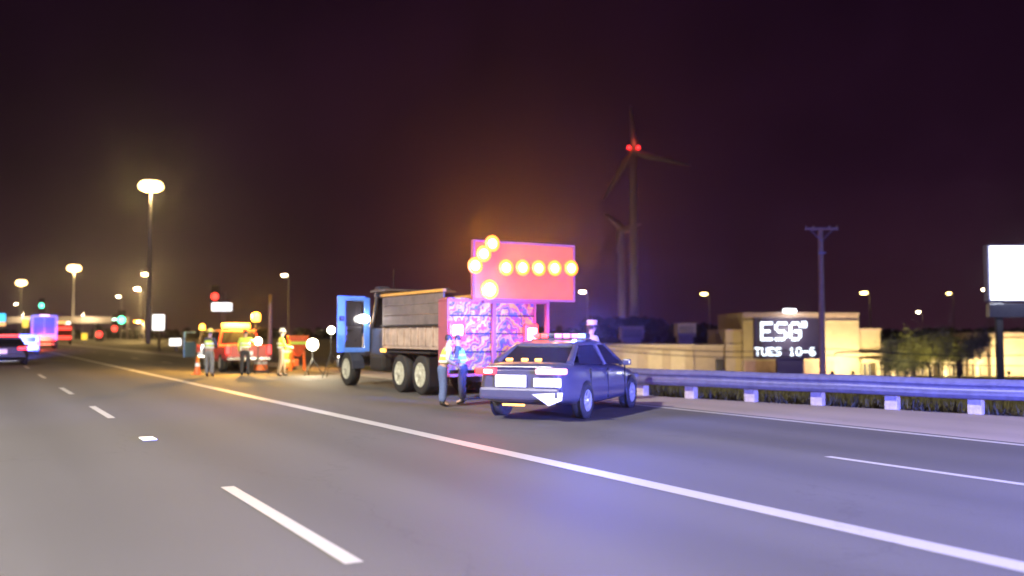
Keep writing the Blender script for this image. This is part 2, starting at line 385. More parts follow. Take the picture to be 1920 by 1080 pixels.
# ------------------------------------------------------------------ guardrail
railpts = [RW(t, s) for t, s in RAIL]
rail = thing('guardrail', 'long steel guardrail on thick posts along the right shoulder', 'guardrail', (0, 0, 0))
def along(pts, step, start=0.0):
    res = []; d = start
    seg = [(pts[i], pts[i + 1]) for i in range(len(pts) - 1)]; acc = 0
    for a, b in seg:
        L_ = (b - a).length
        while d <= acc + L_: res.append((a + (b - a) * ((d - acc) / L_), (b - a).normalized())); d += step
        acc += L_
    return res
prof = [(0, .31), (.03, .33), (.075, .39), (.075, .43), (.03, .475), (.02, .51), (.03, .545), (.075, .59), (.075, .63), (.03, .69), (0, .71)]
fine = [p for p, d in along(railpts, .5)]
mb = MB(); n = len(prof); V = []
for i, p in enumerate(fine):
    d = (fine[min(i + 1, len(fine) - 1)] - fine[max(i - 1, 0)]).normalized(); nrm = Vector((-d.y, d.x, 0))
    if nrm.dot(Vector((0, 0, 0)) - p) < 0: nrm = -nrm
    wob = .012 * math.sin(i * .9) + rng.uniform(-.004, .004)
    for a, z in prof: V.append(p + nrm * (a + wob) + Vector((0, 0, z + wob * .5)))
    for a, z in reversed(prof): V.append(p + nrm * (a + wob - .012) + Vector((0, 0, z + wob * .5)))
n2 = 2 * n
mb.add(V, [(i * n2 + k, i * n2 + (k + 1) % n2, (i + 1) * n2 + (k + 1) % n2, (i + 1) * n2 + k) for i in range(len(fine) - 1) for k in range(n2)])
mb.build('rail_beam', M['galvbluelit'], rail)
pm = MB().box((0, .03, .32), (.27, .2, .66), bev=.02).mesh('post'); pm.materials.append(M['post'])
bk = MB().box((0, -.10, .50), (.16, .10, .30), bev=.01).mesh('spacer_block'); bk.materials.append(M['wood'])
for p, d in along(railpts, 1.66, .55):
    nrm = Vector((-d.y, d.x, 0)); nrm = nrm if nrm.dot(-p) > 0 else -nrm
    rz = math.atan2(nrm.y, nrm.x) + math.pi / 2
    q = put('post', pm, rail, p - nrm * .26, rz); put('spacer_block', bk, q)
    q.rotation_euler.y = rng.uniform(-.02, .02)

# ------------------------------------------------------------------ vehicles
def wheel(parent, x, y, r, w, side, rimm, name='wheel', spokes=5, dual=False):
    wr = r * .62
    t = MB().lathe([(wr, -w / 2), (r * .93, -w / 2), (r, -w / 2 + .03), (r, w / 2 - .03), (r * .93, w / 2), (wr, w / 2), (wr, -w / 2)], (0, 0, 0), 'X', 28)
    o = t.build(name, M['rubber'], parent, (x, y, r))
    f = side * w / 2
    k = MB().lathe([(wr * 1.0, f), (wr * .93, f + side * .012), (wr * .88, f - side * .03), (wr * .3, f - side * .02), (wr * .26, f + side * .02), (.001, f + side * .025)], (0, 0, 0), 'X', 24)
    for q in range(spokes):
        a = 2 * math.pi * q / spokes
        k.box((f - side * .012, math.cos(a) * wr * .55, math.sin(a) * wr * .55), (.02, wr * .7, wr * .2), Matrix.Rotation(a, 3, 'X'))
    k.build('rim', rimm, o)
    return o
def body_rings(st):                    # st: y, half width, z sill, z belt, crown
    R = []
    for y, w, z0, z1, cr in st:
        R.append([(-w * .90, y, z0), (-w, y, z0 + .12), (-w, y, z0 + (z1 - z0) * .55), (-w * .95, y, z1 - .08), (-w * .82, y, z1), (-w * .4, y, z1 + cr), (w * .4, y, z1 + cr), (w * .82, y, z1), (w * .95, y, z1 - .08), (w, y, z0 + (z1 - z0) * .55), (w, y, z0 + .12), (w * .90, y, z0)])
    return R
def sedan(root, paint, L=4.95, Wd=1.86, Ht=1.46, tl='red', tr='red', lit=True):
    h = Wd / 2
    a, b = -L / 2, L / 2
    st = [(a, h * .76, .40, .90, .03), (a + .05, h * .88, .33, 1.0, .03), (a + .35, h * .98, .28, 1.06, .03), (a + .95, h, .22, 1.04, .02), (-.3, h, .20, .99, .0), (.75, h, .20, .97, .0), (1.15, h * .99, .22, .95, .03), (b - .35, h * .95, .26, .80, .05), (b - .08, h * .86, .32, .66, .04), (b, h * .74, .38, .58, .02)]
    bo = MB().loft(body_rings(st), smooth=True).build('body', paint, root)
    sb = bo.modifiers.new('round', 'SUBSURF'); sb.levels = sb.render_levels = 2
    for sx in (-1, 1):
        for y in (-1.15, -.12, 1.02): MB().box((sx * (h - .012), y, .62), (.03, .012, .62)).build('door_seam', M['dark'], root)
    # cabin: roof with pillars
    def ring(y, w, z): return [(-w, y, z), (-w * .8, y, z + .035), (w * .8, y, z + .035), (w, y, z), (w, y, z - .05), (-w, y, z - .05)]
    r = MB().loft([ring(a + 1.25, h * .66, Ht - .09), ring(a + 1.6, h * .70, Ht - .035), ring(.1, h * .71, Ht - .03), ring(.45, h * .68, Ht - .08)], smooth=True)
    def pillar(p, q, w=.05): r.tube([p, q], [w * 1.1, w * .8], 6)
    for sx in (-1, 1):
        pillar((sx * h * .80, a + .62, 1.03), (sx * h * .66, a + 1.3, Ht - .11), .07)
        pillar((sx * h * .86, 1.15, .96), (sx * h * .68, .42, Ht - .10))
        pillar((sx * h * .90, -.1, .97), (sx * h * .70, -.15, Ht - .08))
    r.build('roof', paint, root)
    gz = Ht - .09
    MB().add([(-h * .80, a + .60, 1.03), (h * .80, a + .60, 1.03), (h * .64, a + 1.27, gz), (-h * .64, a + 1.27, gz)], [(0, 1, 2, 3)]).prism([(-h * .79, a + .62, 1.02), (h * .79, a + .62, 1.02), (h * .63, a + 1.29, gz - .01), (-h * .63, a + 1.29, gz - .01)], (0, .02, -.02)).build('rear_window', M['glass'], root)
    MB().prism([(-h * .84, 1.18, .97), (h * .84, 1.18, .97), (h * .66, .47, gz), (-h * .66, .47, gz)], (0, -.02, -.02)).build('windscreen', M['glass'], root)
    for sx in (-1, 1):
        MB().prism([(sx * h * .90, a + .95, 1.02), (sx * h * .92, -.12, .985), (sx * h * .70, -.16, gz), (sx * h * .68, a + 1.33, gz)], (-sx * .02, 0, 0)).build('side_window', M['glass'], root)
        MB().prism([(sx * h * .92, -.06, .985), (sx * h * .90, 1.08, .965), (sx * h * .70, .44, gz), (sx * h * .70, -.12, gz)], (-sx * .02, 0, 0)).build('side_window', M['glass'], root)
        MB().box((sx * (h + .07), .92, 1.0), (.17, .10, .13), bev=.03).build('mirror', paint, root)
        MB().box((sx * (h - .002), -.10, .84), (.03, .18, .03), bev=.008).build('door_handle', M['chrome'], root)
        MB().box((sx * h * .68, b - .16, .66), (.36, .22, .13), Matrix.Rotation(sx * -.35, 3, 'Z'), bev=.03).build('headlight', M['chrome'], root)
    MB().box((0, a + .02, .50), (Wd * .86, .14, .22), bev=.05).build('bumper', paint, root)
    for sx in (-1, 1):
        for y in (a + 1.08, b - .98): 
            MB().lathe([(.30, 0), (.375, 0), (.375, sx * .02), (.30, sx * .02)], (sx * (h - .02), y, .335), 'X', 26).build('wheel_arch', M['dark'], root)
            wheel(root, sx * (h - .10), y, .335, .22, sx, M['rim'])
    return root

# police car, standing across the ramp
CH = rad(24)
fw, rt = Vector((math.sin(CH), math.cos(CH), 0)), Vector((math.cos(CH), -math.sin(CH), 0))
cc = G(1092, 784) - rt * .83 + fw * 1.40
pc = thing('police_car', 'dark police sedan parked at an angle with bright tail lamps and pink lightbar', 'police car', cc, -CH)
sedan(pc, M['policepaint'])
A = -4.95 / 2
MB().box((-.68, A + .03, .90), (.44, .14, .12), Matrix.Rotation(-.16, 3, 'Z'), bev=.03).build('tail_light', M['redhot'], pc); MB().box((-.60, A - .045, .90), (.20, .05, .07), bev=.02).build('tail_bulb', M['pinkhot'], pc)
lamp('tail_beam', 'SPOT', 120, (1.0, .05, .04), (-.68, A - .25, .92), pc, .06, aim((.40, -.91, .12)), rad(70), 1.0)
MB().box((.62, A + .02, .91), (.58, .14, .11), Matrix.Rotation(.16, 3, 'Z'), bev=.04).build('tail_light', M['pinktail'], pc)
MB().box((-.16, A - .035, .73), (.62, .02, .22), bev=.01).build('number_plate', M['white'], pc)
MB().box((.56, A - .03, .71), (.54, .02, .16), bev=.01).build('reflective_panel', M['white'], pc)
MB().prism([(.28, A - .062, .50), (.86, A - .03, .54), (.84, A - .03, .40), (.60, A - .062, .30)], (0, -.012, 0)).build('bumper_reflector', M['white'], pc)
MB().box((0, A - .02, .985), (1.30, .05, .03), bev=.01).build('boot_lip', M['chrome'], pc)
for x in (-.52, -.20, .08): MB().box((x, A + .72, 1.10), (.13, .06, .05), bev=.015).build('deck_light', M['amberdim'], pc)
MB().box((0, -.35, 1.475), (1.20, .30, .03), bev=.01).build('lightbar_base', M['dark'], pc)
lb = MB().box((.02, -.35, 1.55), (1.12, .28, .11), bev=.03).build('lightbar', M['dark'], pc)
for k, (x, m) in enumerate([(-.48, 'red'), (-.30, 'red'), (.0, 'pink'), (.18, 'pink'), (.36, 'pink'), (.50, 'blue')]):
    MB().box((x, -.50, 1.55), (.15, .04, .085), bev=.012).build('light_module', M[m], lb)
MB().tube([(-.3, A + .9, 1.42), (-.3, A + .75, 2.0)], .006, 5).build('aerial', M['dark'], pc)
for x in (-.20, .02): MB().box((x, A - .06, .30), (.22, .03, .035), bev=.01).build('glow_reflector', M['yellowlamp'] if False else M['amberdim'], pc)  # reflectors given a glow of their own
# lightbar beams: blue to the back and sides, red towards the truck
BL = 1.0
lamp('lightbar_blue_rear', 'SPOT', 15000, (.10, .14, 1.0), (.40, -.62, 1.58), pc, .06, aim((.55, -.83, .58)), rad(100), 1.0)
lamp('lightbar_blue_rear', 'SPOT', 16000, (.10, .14, 1.0), (-.40, -.62, 1.58), pc, .06, aim((-.95, -.30, .50)), rad(100), 1.0)
lamp('lightbar_blue_side', 'SPOT', 1500, (.13, .18, 1.0), (.70, -.35, 1.60), pc, .06, aim((1, -.3, .3)), rad(140), 1.0)
lamp('lightbar_blue_front', 'SPOT', 6500, (.02, .12, 1.0), (-.68, -.30, 1.62), pc, .06, aim((-.85, .6, .03)), rad(70), 1.0)
lamp('lightbar_red_front', 'SPOT', 350, (1.0, .10, .22), (-.2, -.10, 1.66), pc, .06, aim((-.75, .8, .12)), rad(110), 1.0)

# second patrol car, parked on the ramp beside the viewer, outside the picture
p2 = thing('police_car', 'dark patrol car parked on the ramp beside the viewer, out of the picture', 'police car', RW(11.0, -6.0), PSI)
sedan(p2, M['policepaint'])
l2 = MB().box((0, -.35, 1.55), (1.12, .28, .11), bev=.03).build('lightbar', M['dark'], p2)
MB().box((0, -.35, 1.475), (1.20, .30, .03), bev=.01).build('lightbar_base', M['dark'], p2)
for k in range(6): MB().box((-.45 + .18 * k, -.20, 1.55), (.15, .04, .085), bev=.012).build('light_module', M['blue'], l2)
lamp('lightbar_blue', 'SPOT', 112000, (.09, .12, 1.0), (0, -.10, 1.66), p2, .1, aim((.12, 1, -.14)), rad(140), 1.0)
def at2(px, py, Y): 
    d = P(px, py, Y) - p2.location; return Matrix.Rotation(-PSI, 3, 'Z') @ d
lamp('rear_panel_fill', 'SPOT', 9000, (.96, .96, 1.0), (.3, -.10, 1.62), p2, .06, aim(at2(990, 715, 17.2) - Vector((.3, -.1, 1.62))), rad(11), .8)  # added narrow spot that brightens the other car's plate and panels

# dump truck with crash cushion and arrow board
TH = rad(31)
tf, tr_ = Vector((-math.sin(TH), math.cos(TH), 0)), Vector((math.cos(TH), math.sin(TH), 0))
wheel_l = G(797, 740)
tk = thing('dump_truck', 'big dump truck with open cab door, striped crash cushion and lit arrow board', 'dump truck', wheel_l + tr_ * 1.05, TH)
for sx in (-1, 1):
    for y in (0, 1.33): wheel(tk, sx * 1.05, y, .52, .30, sx, M['hub'], spokes=8); wheel(tk, sx * .72, y, .52, .28, sx, M['hub'], spokes=3)
    wheel(tk, sx * 1.05, 5.35, .52, .30, sx, M['hub'], spokes=8)
c = MB()
for sx in (-1, 1): c.box((sx * .42, 2.2, .86), (.12, 8.3, .26))
for y in (-1.6, 0, 1.33, 3, 5.3): c.box((0, y, .72), (1.9 if y in (0, 1.33, 5.3) else .8, .16, .16))
c.build('chassis', M['chassis'], tk)
MB().box((-.98, 3.05, .78), (.42, .95, .5), bev=.12).build('fuel_tank', M['chassis'], tk)
for sx in (-1, 1):
    MB().box((sx * 1.02, .66, 1.10), (.46, 2.7, .05), bev=.015).build('mudguard', M['chassis'], tk)
    MB().box((sx * 1.05, -.68, .62), (.42, .02, .75)).build('mud_flap', M['dark'], tk)
    MB().prism([(sx * .85, 5.35 + .64 * math.cos(q * math.pi / 8), .54 + .62 * math.sin(q * math.pi / 8)) for q in range(9)] + [(sx * .85, 5.35 + .58 * math.cos(q * math.pi / 8), .54 + .56 * math.sin(q * math.pi / 8)) for q in range(8, -1, -1)], (sx * .38, 0, 0)).build('mudguard', M['truckpaint'], tk)
# dump box: ribbed lower side, dark upper side boards
lo = MB(); lo.box((0, .6, 1.24), (2.34, 3.9, .10), bev=.02)
for sx in (-1, 1): lo.box((sx * 1.16, .6, 1.54), (.06, 3.9, .52))
lo.box((0, 2.53, 1.9), (2.36, .06, 1.3)); lo.box((0, -1.34, 1.6), (2.3, .06, .7))
db = lo.build('dump_box', M['dumplow'], tk)
for sx in (-1, 1):
    for k in range(9): MB().box((sx * 1.205, -1.2 + k * .45, 1.53), (.04, .07, .5), bev=.008).build('side_rib', M['dumplow'], db)
    for z in (1.97, 2.25, 2.52): MB().box((sx * 1.17, .6, z), (.05, 3.86, .262), bev=.008).build('side_board', M['dumpdark'], db)
    MB().box((sx * 1.18, .6, 2.695), (.11, 3.95, .08), bev=.015).build('top_rail', M['railorangelit'], db)
    MB().box((sx * 1.235, .6, 1.82), (.05, 3.9, .05), bev=.01).build('side_rail', M['chassis'], db)
MB().box((0, 3.0, 2.86), (2.3, 1.1, .06), bev=.015).build('cab_guard', M['dumpdark'], tk)
for x in (-1.0, 1.0):
    MB().box((x, 3.0, 2.93), (.34, .34, .10), bev=.03).build('guard_lamp', M['truckpaint'], tk)
MB().box((-1.0, 3.2, 2.76), (.30, .16, .10), bev=.03).build('guard_lamp', M['truckpaint'], tk)
MB().tube([(-.6, 3.1, 2.9), (-.6, 3.1, 3.5)], .012, 5).build('aerial', M['dark'], tk)
# cab
cab = MB()
cab.prism([(-1.14, 2.62, 1.0), (-1.14, 3.60, 1.0), (-1.14, 3.60, 1.75), (-1.10, 3.55, 1.76), (-1.10, 2.62, 1.76)], (.05, 0, 0))
cab.box((0, 2.66, 1.85), (2.2, .06, 1.75), bev=.02); cab.box((0, 3.05, 2.72), (2.1, .95, .08), bev=.03); cab.box((0, 3.15, 1.02), (2.2, 1.1, .12))
cab.box((1.1, 3.1, 1.4), (.06, .95, .8)); cab.box((0, 3.6, 1.4), (2.2, .08, .8))
for sx in (-1, 1): cab.tube([(sx * 1.06, 3.62, 1.78), (sx * 1.0, 3.40, 2.70)], .05, 6)
cab.build('cab', M['truckpaint'], tk)
MB().prism([(-1.0, 3.62, 1.80), (1.0, 3.62, 1.80), (.95, 3.42, 2.66), (-.95, 3.42, 2.66)], (0, -.02, 0)).build('windscreen', M['glass'], tk)
MB().loft([[(-1.05, 3.63, .95), (-1.08, 3.63, 1.62), (-.85, 3.63, 1.80), (.85, 3.63, 1.80), (1.08, 3.63, 1.62), (1.05, 3.63, .95)],
           [(-.9, 5.0, .95), (-.92, 5.0, 1.48), (-.7, 5.0, 1.66), (.7, 5.0, 1.66), (.92, 5.0, 1.48), (.9, 5.0, .95)],
           [(-.8, 6.2, .80), (-.82, 6.2, 1.36), (-.6, 6.2, 1.50), (.6, 6.2, 1.50), (.82, 6.2, 1.36), (.8, 6.2, .80)]]).build('bonnet', M['truckpaint'], tk)
MB().box((0, 6.32, .72), (2.3, .14, .34), bev=.05).build('bumper', M['chrome'], tk)
MB().box((0, 6.22, 1.15), (1.2, .06, .6), bev=.02).build('grille', M['chrome'], tk)
for sx in (-1, 1): MB().box((sx * .92, 6.1, 1.05), (.26, .16, .22), bev=.05).build('headlight', M['headlamp'] if sx < 0 else M['chrome'], tk)
MB().box((.35, 3.0, 1.45), (.55, .5, .75), bev=.1).build('seat', M['dark'], tk)
# open door, hinged at the front edge, standing out square to the cab
dr = MB(); Dw, Dz0, Dz1 = .98, 1.06, 2.72
def bar(x0, x1, z0, z1, d=.07): dr.box(((x0 + x1) / 2, 0, (z0 + z1) / 2), (x1 - x0, d, z1 - z0), bev=.018)
bar(-Dw, -Dw + .24, Dz0, Dz1); bar(-.18, 0, Dz0 + .02, Dz1 - .05); bar(-Dw + .19, -.15, Dz1 - .15, Dz1 - .01); bar(-Dw + .19, -.15, Dz0, Dz0 + .14)
door = dr.build('door', M['doorbluelit'], tk, (-1.16, 3.56, 0), rad(-6))
MB().box((-.56, .005, 1.50), (.64, .05, .62), bev=.01).build('door_panel', M['darkpaint'], door)
MB().box((-.56, .0, 2.18), (.62, .012, .72)).build('door_glass', mat('door_window_glass', (.02, .02, .03), .05, var=.02, spec=.8), door)
MB().box((-.60, -.05, 1.72), (.18, .04, .04), bev=.01).build('handle', M['dark'], door)
MB().box((-.86, -.09, 2.05), (.14, .08, .14), bev=.02).build('mirror', M['dark'], door)
wl = MB().lathe([(.001, -.06), (.10, -.05), (.15, 0), (.15, .03), (.001, .035)], (0, 0, 0), 'Y', 16).build('spot_lamp', M['whitelamp'], tk, (-1.42, 3.40, 2.04))
wl.scale = (1.3, 1, .8)
MB().tube([(-1.42, 3.46, 2.0), (-1.12, 3.56, 1.9)], .02, 6).build('lamp_bracket', M['dark'], tk)
for y in (2.35,): MB().box((-1.24, y, 1.13), (.04, .34, .09), bev=.015).build('side_marker', M['amberdim'], tk)
# crash cushion folded upright behind the truck
YA = -1.65
cu = MB()
for k in range(4): cu.box((-.42, YA - .60, .74 + .44 * k + .2), (2.40, .42, .42), bev=.02)
at = cu.build('crash_cushion', M['chevron'], tk)
fr = MB()
for z in (.60, 2.40): fr.box((-.42, YA - .60, z), (2.5, .50, .07), bev=.01)
for x in (-1.645, .805): fr.box((x, YA - .60, 1.5), (.05, .48, 1.8))
fr.build('cushion_frame', M['boardframe'], at)
for z in (1.16, 1.60, 2.04): MB().box((-.42, YA - .825, z), (2.38, .03, .035)).build('cushion_rib', M['chassis'], at)
for x, z, sz in ((-1.44, 1.68, (.42, .10, .42)), (.66, 1.58, (.40, .10, .52))):
    q = MB().box((x, YA - .87, z), sz, bev=.05).build('tail_light', M['redhot'], tk)
    MB().box((x, YA - .93, z), (sz[0] * .62, .06, sz[2] * .62), bev=.025).build('bulb', M['pinkhot'], q)
bx = MB(); bx.box((0, -1.75, .66), (2.3, .5, .14), bev=.02); bx.box((-.7, -1.9, .5), (.14, 1.2, .14)); bx.box((.7, -1.9, .5), (.14, 1.2, .14))
bx.build('hitch_frame', M['chassis'], tk)
# arrow board
YB = YA - 1.05; BX = .36
ab = MB().box((BX, YB, 3.13), (2.86, .09, 1.36), bev=.015).build('arrow_board', M['board'], tk)
f2 = MB()
for z in (3.13 - .70, 3.13 + .70): f2.box((BX, YB, z), (2.96, .12, .05))
for x in (BX - 1.455, BX + 1.455): f2.box((x, YB, 3.13), (.05, .12, 1.4))
f2.build('board_frame', M['boardframe'], ab)
f3 = MB()
for x in (-.45, 1.1): f3.box((x, YB + .12, 1.9), (.09, .09, 2.5))
f3.box((.2, YB + .45, 2.38), (1.9, .75, .06)); f3.build('board_mast', M['boardframe'], ab)
def on_board(px, py):                  # board coordinates of a pixel
    org = tk.matrix_world if False else (Matrix.Translation(tk.location) @ Matrix.Rotation(TH, 4, 'Z'))
    inv = org.inverted(); o_ = inv @ Vector((0, 0, CAMH)); d_ = inv.to_3x3() @ ray(px, py)
    k = (YB - .06 - o_.y) / d_.y; return o_ + d_ * k
lit = [(922, 457), (906, 476), (890, 498), (917, 543), (948, 502), (979, 502), (1009, 503), (1039, 503), (1070, 503)]
unlit = []
litpos = []
for p in lit + unlit:
    q = on_board(*p); on = p in lit
    big = (.165 if p == (917, 543) else .125) if on else .10
    if on: litpos.append(q)
    b_ = MB().lathe([(.001, -.065), (big * .6, -.055), (big, -.02), (big, .03), (.001, .03)], (0, 0, 0), 'Y', 18).build('lamp', M['amber'] if on else M['lensoff'], ab, q + Vector((0, -.02, 0)))
    if on: MB().lathe([(big - .005, -.012), (big + .07, -.03), (big + .08, -.02), (big + .07, .02), (big - .005, .025)], (0, 0, 0), 'Y', 20).build('reflector', M['amberhalo'], b_)  # the ring glows in place of lamp bloom
for k, q in enumerate([litpos[1], litpos[3], litpos[5], litpos[7]]):
    lamp('arrow_light', 'SPOT', 12000, (1.0, .32, .02), q + Vector((0, -.20, 0)), tk, .1, aim((-.5, -.86, .30)), rad(56), 1.0)
for x in (-1.36, .70): lamp('tail_glow', 'POINT', 30, (1.0, .08, .10), (x, YA - 1.15, 1.6), tk, .1); lamp('tail_beam', 'SPOT', 900, (1.0, .04, .03), (x, YA - 1.0, 1.64), tk, .1, aim((-.5, -.86, .16)), rad(50), 1.0)

# ------------------------------------------------------------------ people
def skin_mesh(verts, edges, radii, root=0, sub=2):
    me = bpy.data.meshes.new('tmp'); me.from_pydata(verts, edges, []); o = bpy.data.objects.new('tmp', me); COL.objects.link(o)
    m = o.modifiers.new('s', 'SKIN'); m.use_smooth_shade = True; m.branch_smoothing = .3
    sv = me.skin_vertices[0].data
    for i, r in enumerate(radii): sv[i].radius = (r, r) if not isinstance(r, tuple) else r
    sv[root].use_root = True
    if sub: ss_ = o.modifiers.new('u', 'SUBSURF'); ss_.levels = sub; ss_.render_levels = sub
    dg = bpy.context.evaluated_depsgraph_get(); dg.update()
    res = bpy.data.meshes.new_from_object(o.evaluated_get(dg))
    bpy.data.objects.remove(o); bpy.data.meshes.remove(me)
    return res
def mesh_to_mb(me, mb):
    mb.add([v.co[:] for v in me.vertices], [tuple(p.vertices) for p in me.polygons], True); bpy.data.meshes.remove(me)
def person(label, loc, heading, shirt, trousers, hat, vest=None, la=((-.24, .05, 1.14), (-.22, .20, .92)), ra=((.24, .05, 1.14), (.22, .20, .92)), stance=.11, step=.0, lean=0.0, scale=1.0, hatkind='hard', group=None):
    root = thing('person', label, 'person', loc, heading, group); root.scale = (scale,) * 3
    y1 = lean
    SL, SR = Vector((-.185, y1, 1.42)), Vector((.185, y1, 1.42))
    el, wl_ = Vector(la[0]), Vector(la[1]); er, wr_ = Vector(ra[0]), Vector(ra[1])
    hd = Vector((0, y1 + .02, 0))
    V = [(0, 0, .95), (0, y1 * .4, 1.10), (0, y1 * .9, 1.32), (0, y1, 1.46), (0, y1 + .01, 1.52), (0, y1 + .035, 1.585), (0, y1 + .03, 1.66), (0, y1 + .01, 1.73)]
    R = [(.15, .12), (.14, .11), (.16, .12), .075, .055, (.066, .075), (.078, .098), (.062, .075)]
    E = [(i, i + 1) for i in range(7)]
    def limb(pts, rads, frm):
        i0 = len(V); V.extend([tuple(p) for p in pts]); R.extend(rads)
        E.append((frm, i0)); E.extend([(i0 + k, i0 + k + 1) for k in range(len(pts) - 1)])
    def hand_end(e_, w_): d = (w_ - e_).normalized(); return w_ + d * .085
    limb([SL, el, wl_, hand_end(el, wl_)], [.062, .046, .030, (.040, .022)], 3 - 1)
    limb([SR, er, wr_, hand_end(er, wr_)], [.062, .046, .030, (.040, .022)], 3 - 1)
    KL, KR = Vector((-stance - .005, .03 + step * .5, .50)), Vector((stance + .005, .03 - step * .5, .50))
    AL, AR = Vector((-stance - .01, step, .09)), Vector((stance + .01, -step, .09))
    limb([(-.095, 0, .88), KL, AL, AL + Vector((-.02, .14, -.045))], [.092, .060, .042, .036], 0)
    limb([(.095, 0, .88), KR, AR, AR + Vector((.02, .14, -.045))], [.092, .060, .042, .036], 0)
    body = MB(); mesh_to_mb(skin_mesh(V, E, R, 0, 2), body)
    for e_, w_, s in ((el, wl_, -1), (er, wr_, 1)):     # fingers and thumb
        d = (w_ - e_).normalized(); sd = d.cross(Vector((0, 1, .2))).normalized(); dn = d.cross(sd)
        base = w_ + d * .075
        for k, l in enumerate((.066, .076, .070, .054)):
            o_ = base + sd * (-.030 + .020 * k); body.tube([o_ - d * .02, o_ + d * l * .5 + dn * .006, o_ + d * l * .85 + dn * .026], [.010, .009, .007], 6)
        o_ = w_ + d * .035 - sd * .036; body.tube([o_, o_ - sd * .022 + d * .028, o_ - sd * .026 + d * .058 + dn * .012], [.012, .010, .008], 6)
    hy = y1 + .03
    body.ball((0, hy + .105, 1.635), .016, 8, (.8, 1.2, 1.2))
    for s in (-1, 1): body.ball((s * .083, hy - .005, 1.64), .026, 8, (.35, .8, 1.2))
    body.ball((0, hy + .088, 1.590), .018, 8, (1.5, .6, .4))
    me = body.mesh('person_body'); me.materials.append(M['skin']); put('body', me, root)
    ey = MB()
    for s in (-1, 1): ey.ball((s * .033, hy + .088, 1.66), .011, 8)
    ey.build('eyes', M['hair'], root)
    hr = MB(); hr.lathe([(.088, -.05), (.094, 0), (.088, .05), (.06, .085), (.001, .10)], (0, hy - .012, 1.665), 'Z', 14); hr.build('hair', M['hair'], root)
    def cloth(name, verts, edges, rads, m, sub=2):
        me = skin_mesh([tuple(v) for v in verts], edges, rads, 0, sub); me.materials.clear(); me.materials.append(m); return put(name, me, root)
    cloth('trousers', [(0, 0, .97), (0, 0, 1.04), (-.10, 0, .86), KL, AL + Vector((0, 0, .01)), (.10, 0, .86), KR, AR + Vector((0, 0, .01))],
          [(0, 1), (0, 2), (2, 3), (3, 4), (0, 5), (5, 6), (6, 7)], [(.165, .135), (.155, .125), .112, .083, .068, .112, .083, .068], trousers)
    cloth('shirt', [(0, 0, 1.02), (0, y1 * .4, 1.14), (0, y1 * .9, 1.34), (0, y1, 1.46), SL, SL.lerp(el, .5), el, el.lerp(wl_, .93), SR, SR.lerp(er, .5), er, er.lerp(wr_, .93)],
          [(0, 1), (1, 2), (2, 3), (2, 4), (4, 5), (5, 6), (6, 7), (2, 8), (8, 9), (9, 10), (10, 11)],
          [(.165, .13), (.16, .125), (.175, .135), .085, .080, .066, .056, .042, .080, .066, .056, .042], shirt)
    for A_ in (AL, AR):
        cloth('boot', [A_ + Vector((0, -.02, .06)), A_ + Vector((0, 0, -.035)), A_ + Vector((.0, .15, -.05))], [(0, 1), (1, 2)], [.062, .056, .044], M['boots'])
    if vest:
        cloth('vest', [(0, 0, 1.0), (0, y1 * .5, 1.16), (0, y1 * .9, 1.34), (0, y1, 1.45), SL * .86 + Vector((0, 0, .2)), SR * .86 + Vector((0, 0, .2))],
              [(0, 1), (1, 2), (2, 3), (2, 4), (2, 5)], [(.185, .15), (.18, .145), (.195, .155), .10, .088, .088], vest)
        for z, k in ((1.10, .45), (1.24, .7)):
            rr_ = [(.196 * math.cos(q * math.pi / 10), y1 * k + .155 * math.sin(q * math.pi / 10), z) for q in range(21)]
            bm_ = MB(); bm_.add([(x, y, z - .025) for x, y, z in rr_] + [(x, y, z + .025) for x, y, z in rr_], [(q, q + 1, q + 22, q + 21) for q in range(20)], True); bm_.build('reflective_band', M['band'], root)
    if hat:
        h_ = MB()
        if hatkind == 'hard':
            h_.lathe([(.150, -.004), (.152, .006), (.116, .014), (.112, .05), (.092, .095), (.05, .122), (.001, .13)], (0, hy, 1.70), 'Z', 20)
            h_.box((0, hy + .15, 1.70), (.16, .08, .012), bev=.004); h_.box((0, hy, 1.825), (.03, .17, .02), bev=.008)
        else:
            h_.lathe([(.135, 0), (.137, .010), (.108, .018), (.108, .05), (.125, .09), (.09, .115), (.001, .12)], (0, hy, 1.705), 'Z', 22)
        h_.build('hat', hat, root)
    return root
gw = 'roadside workers by the orange equipment'
person('worker with pale vest and grey trousers standing leftmost beside the blue-lit door', G(392, 706), rad(-20), M['darkshirt'], M['greytrouser'], M['hatyellow'], M['vest'], la=((-.26, .08, 1.16), (-.10, .26, 1.12)), ra=((.27, .06, 1.16), (.08, .27, 1.10)), group=gw)
person('worker in bright yellow vest and dark trousers standing before the amber lightbar', G(459, 703), rad(15), M['vest'], M['darktrouser'], None, M['vest'], ra=((.36, .10, 1.30), (.48, .36, 1.24)), group=gw)
person('worker with white hard hat and tan trousers standing rightmost beside the orange hopper', G(527, 705), rad(-70), M['vest'], M['tantrouser'], M['hatwhite'], M['vest'], la=((-.30, .06, 1.18), (-.20, .26, 1.05)), ra=((.28, .10, 1.15), (.16, .34, 1.10)), step=.12, group=gw)
person('person in blue jeans and pale shirt with yellow vest standing left of the police car', G(829, 762), rad(-75), M['paleshirt'], M['jeans'], None, M['vest'], la=((-.27, .10, 1.17), (-.16, .36, 1.14)), ra=((.26, .08, 1.14), (.20, .30, 1.0)), lean=.14, scale=.90)
person('person in green vest and dark trousers facing the one in blue jeans', G(868, 757), rad(80), M['darkshirt'], M['darktrouser'], None, M['vestg'], la=((-.27, .10, 1.16), (-.14, .34, 1.10)), ra=((.27, .08, 1.16), (.18, .32, 1.10)), lean=.12, scale=.90)
op = P(1108, 640, 22.3); op.z = 0
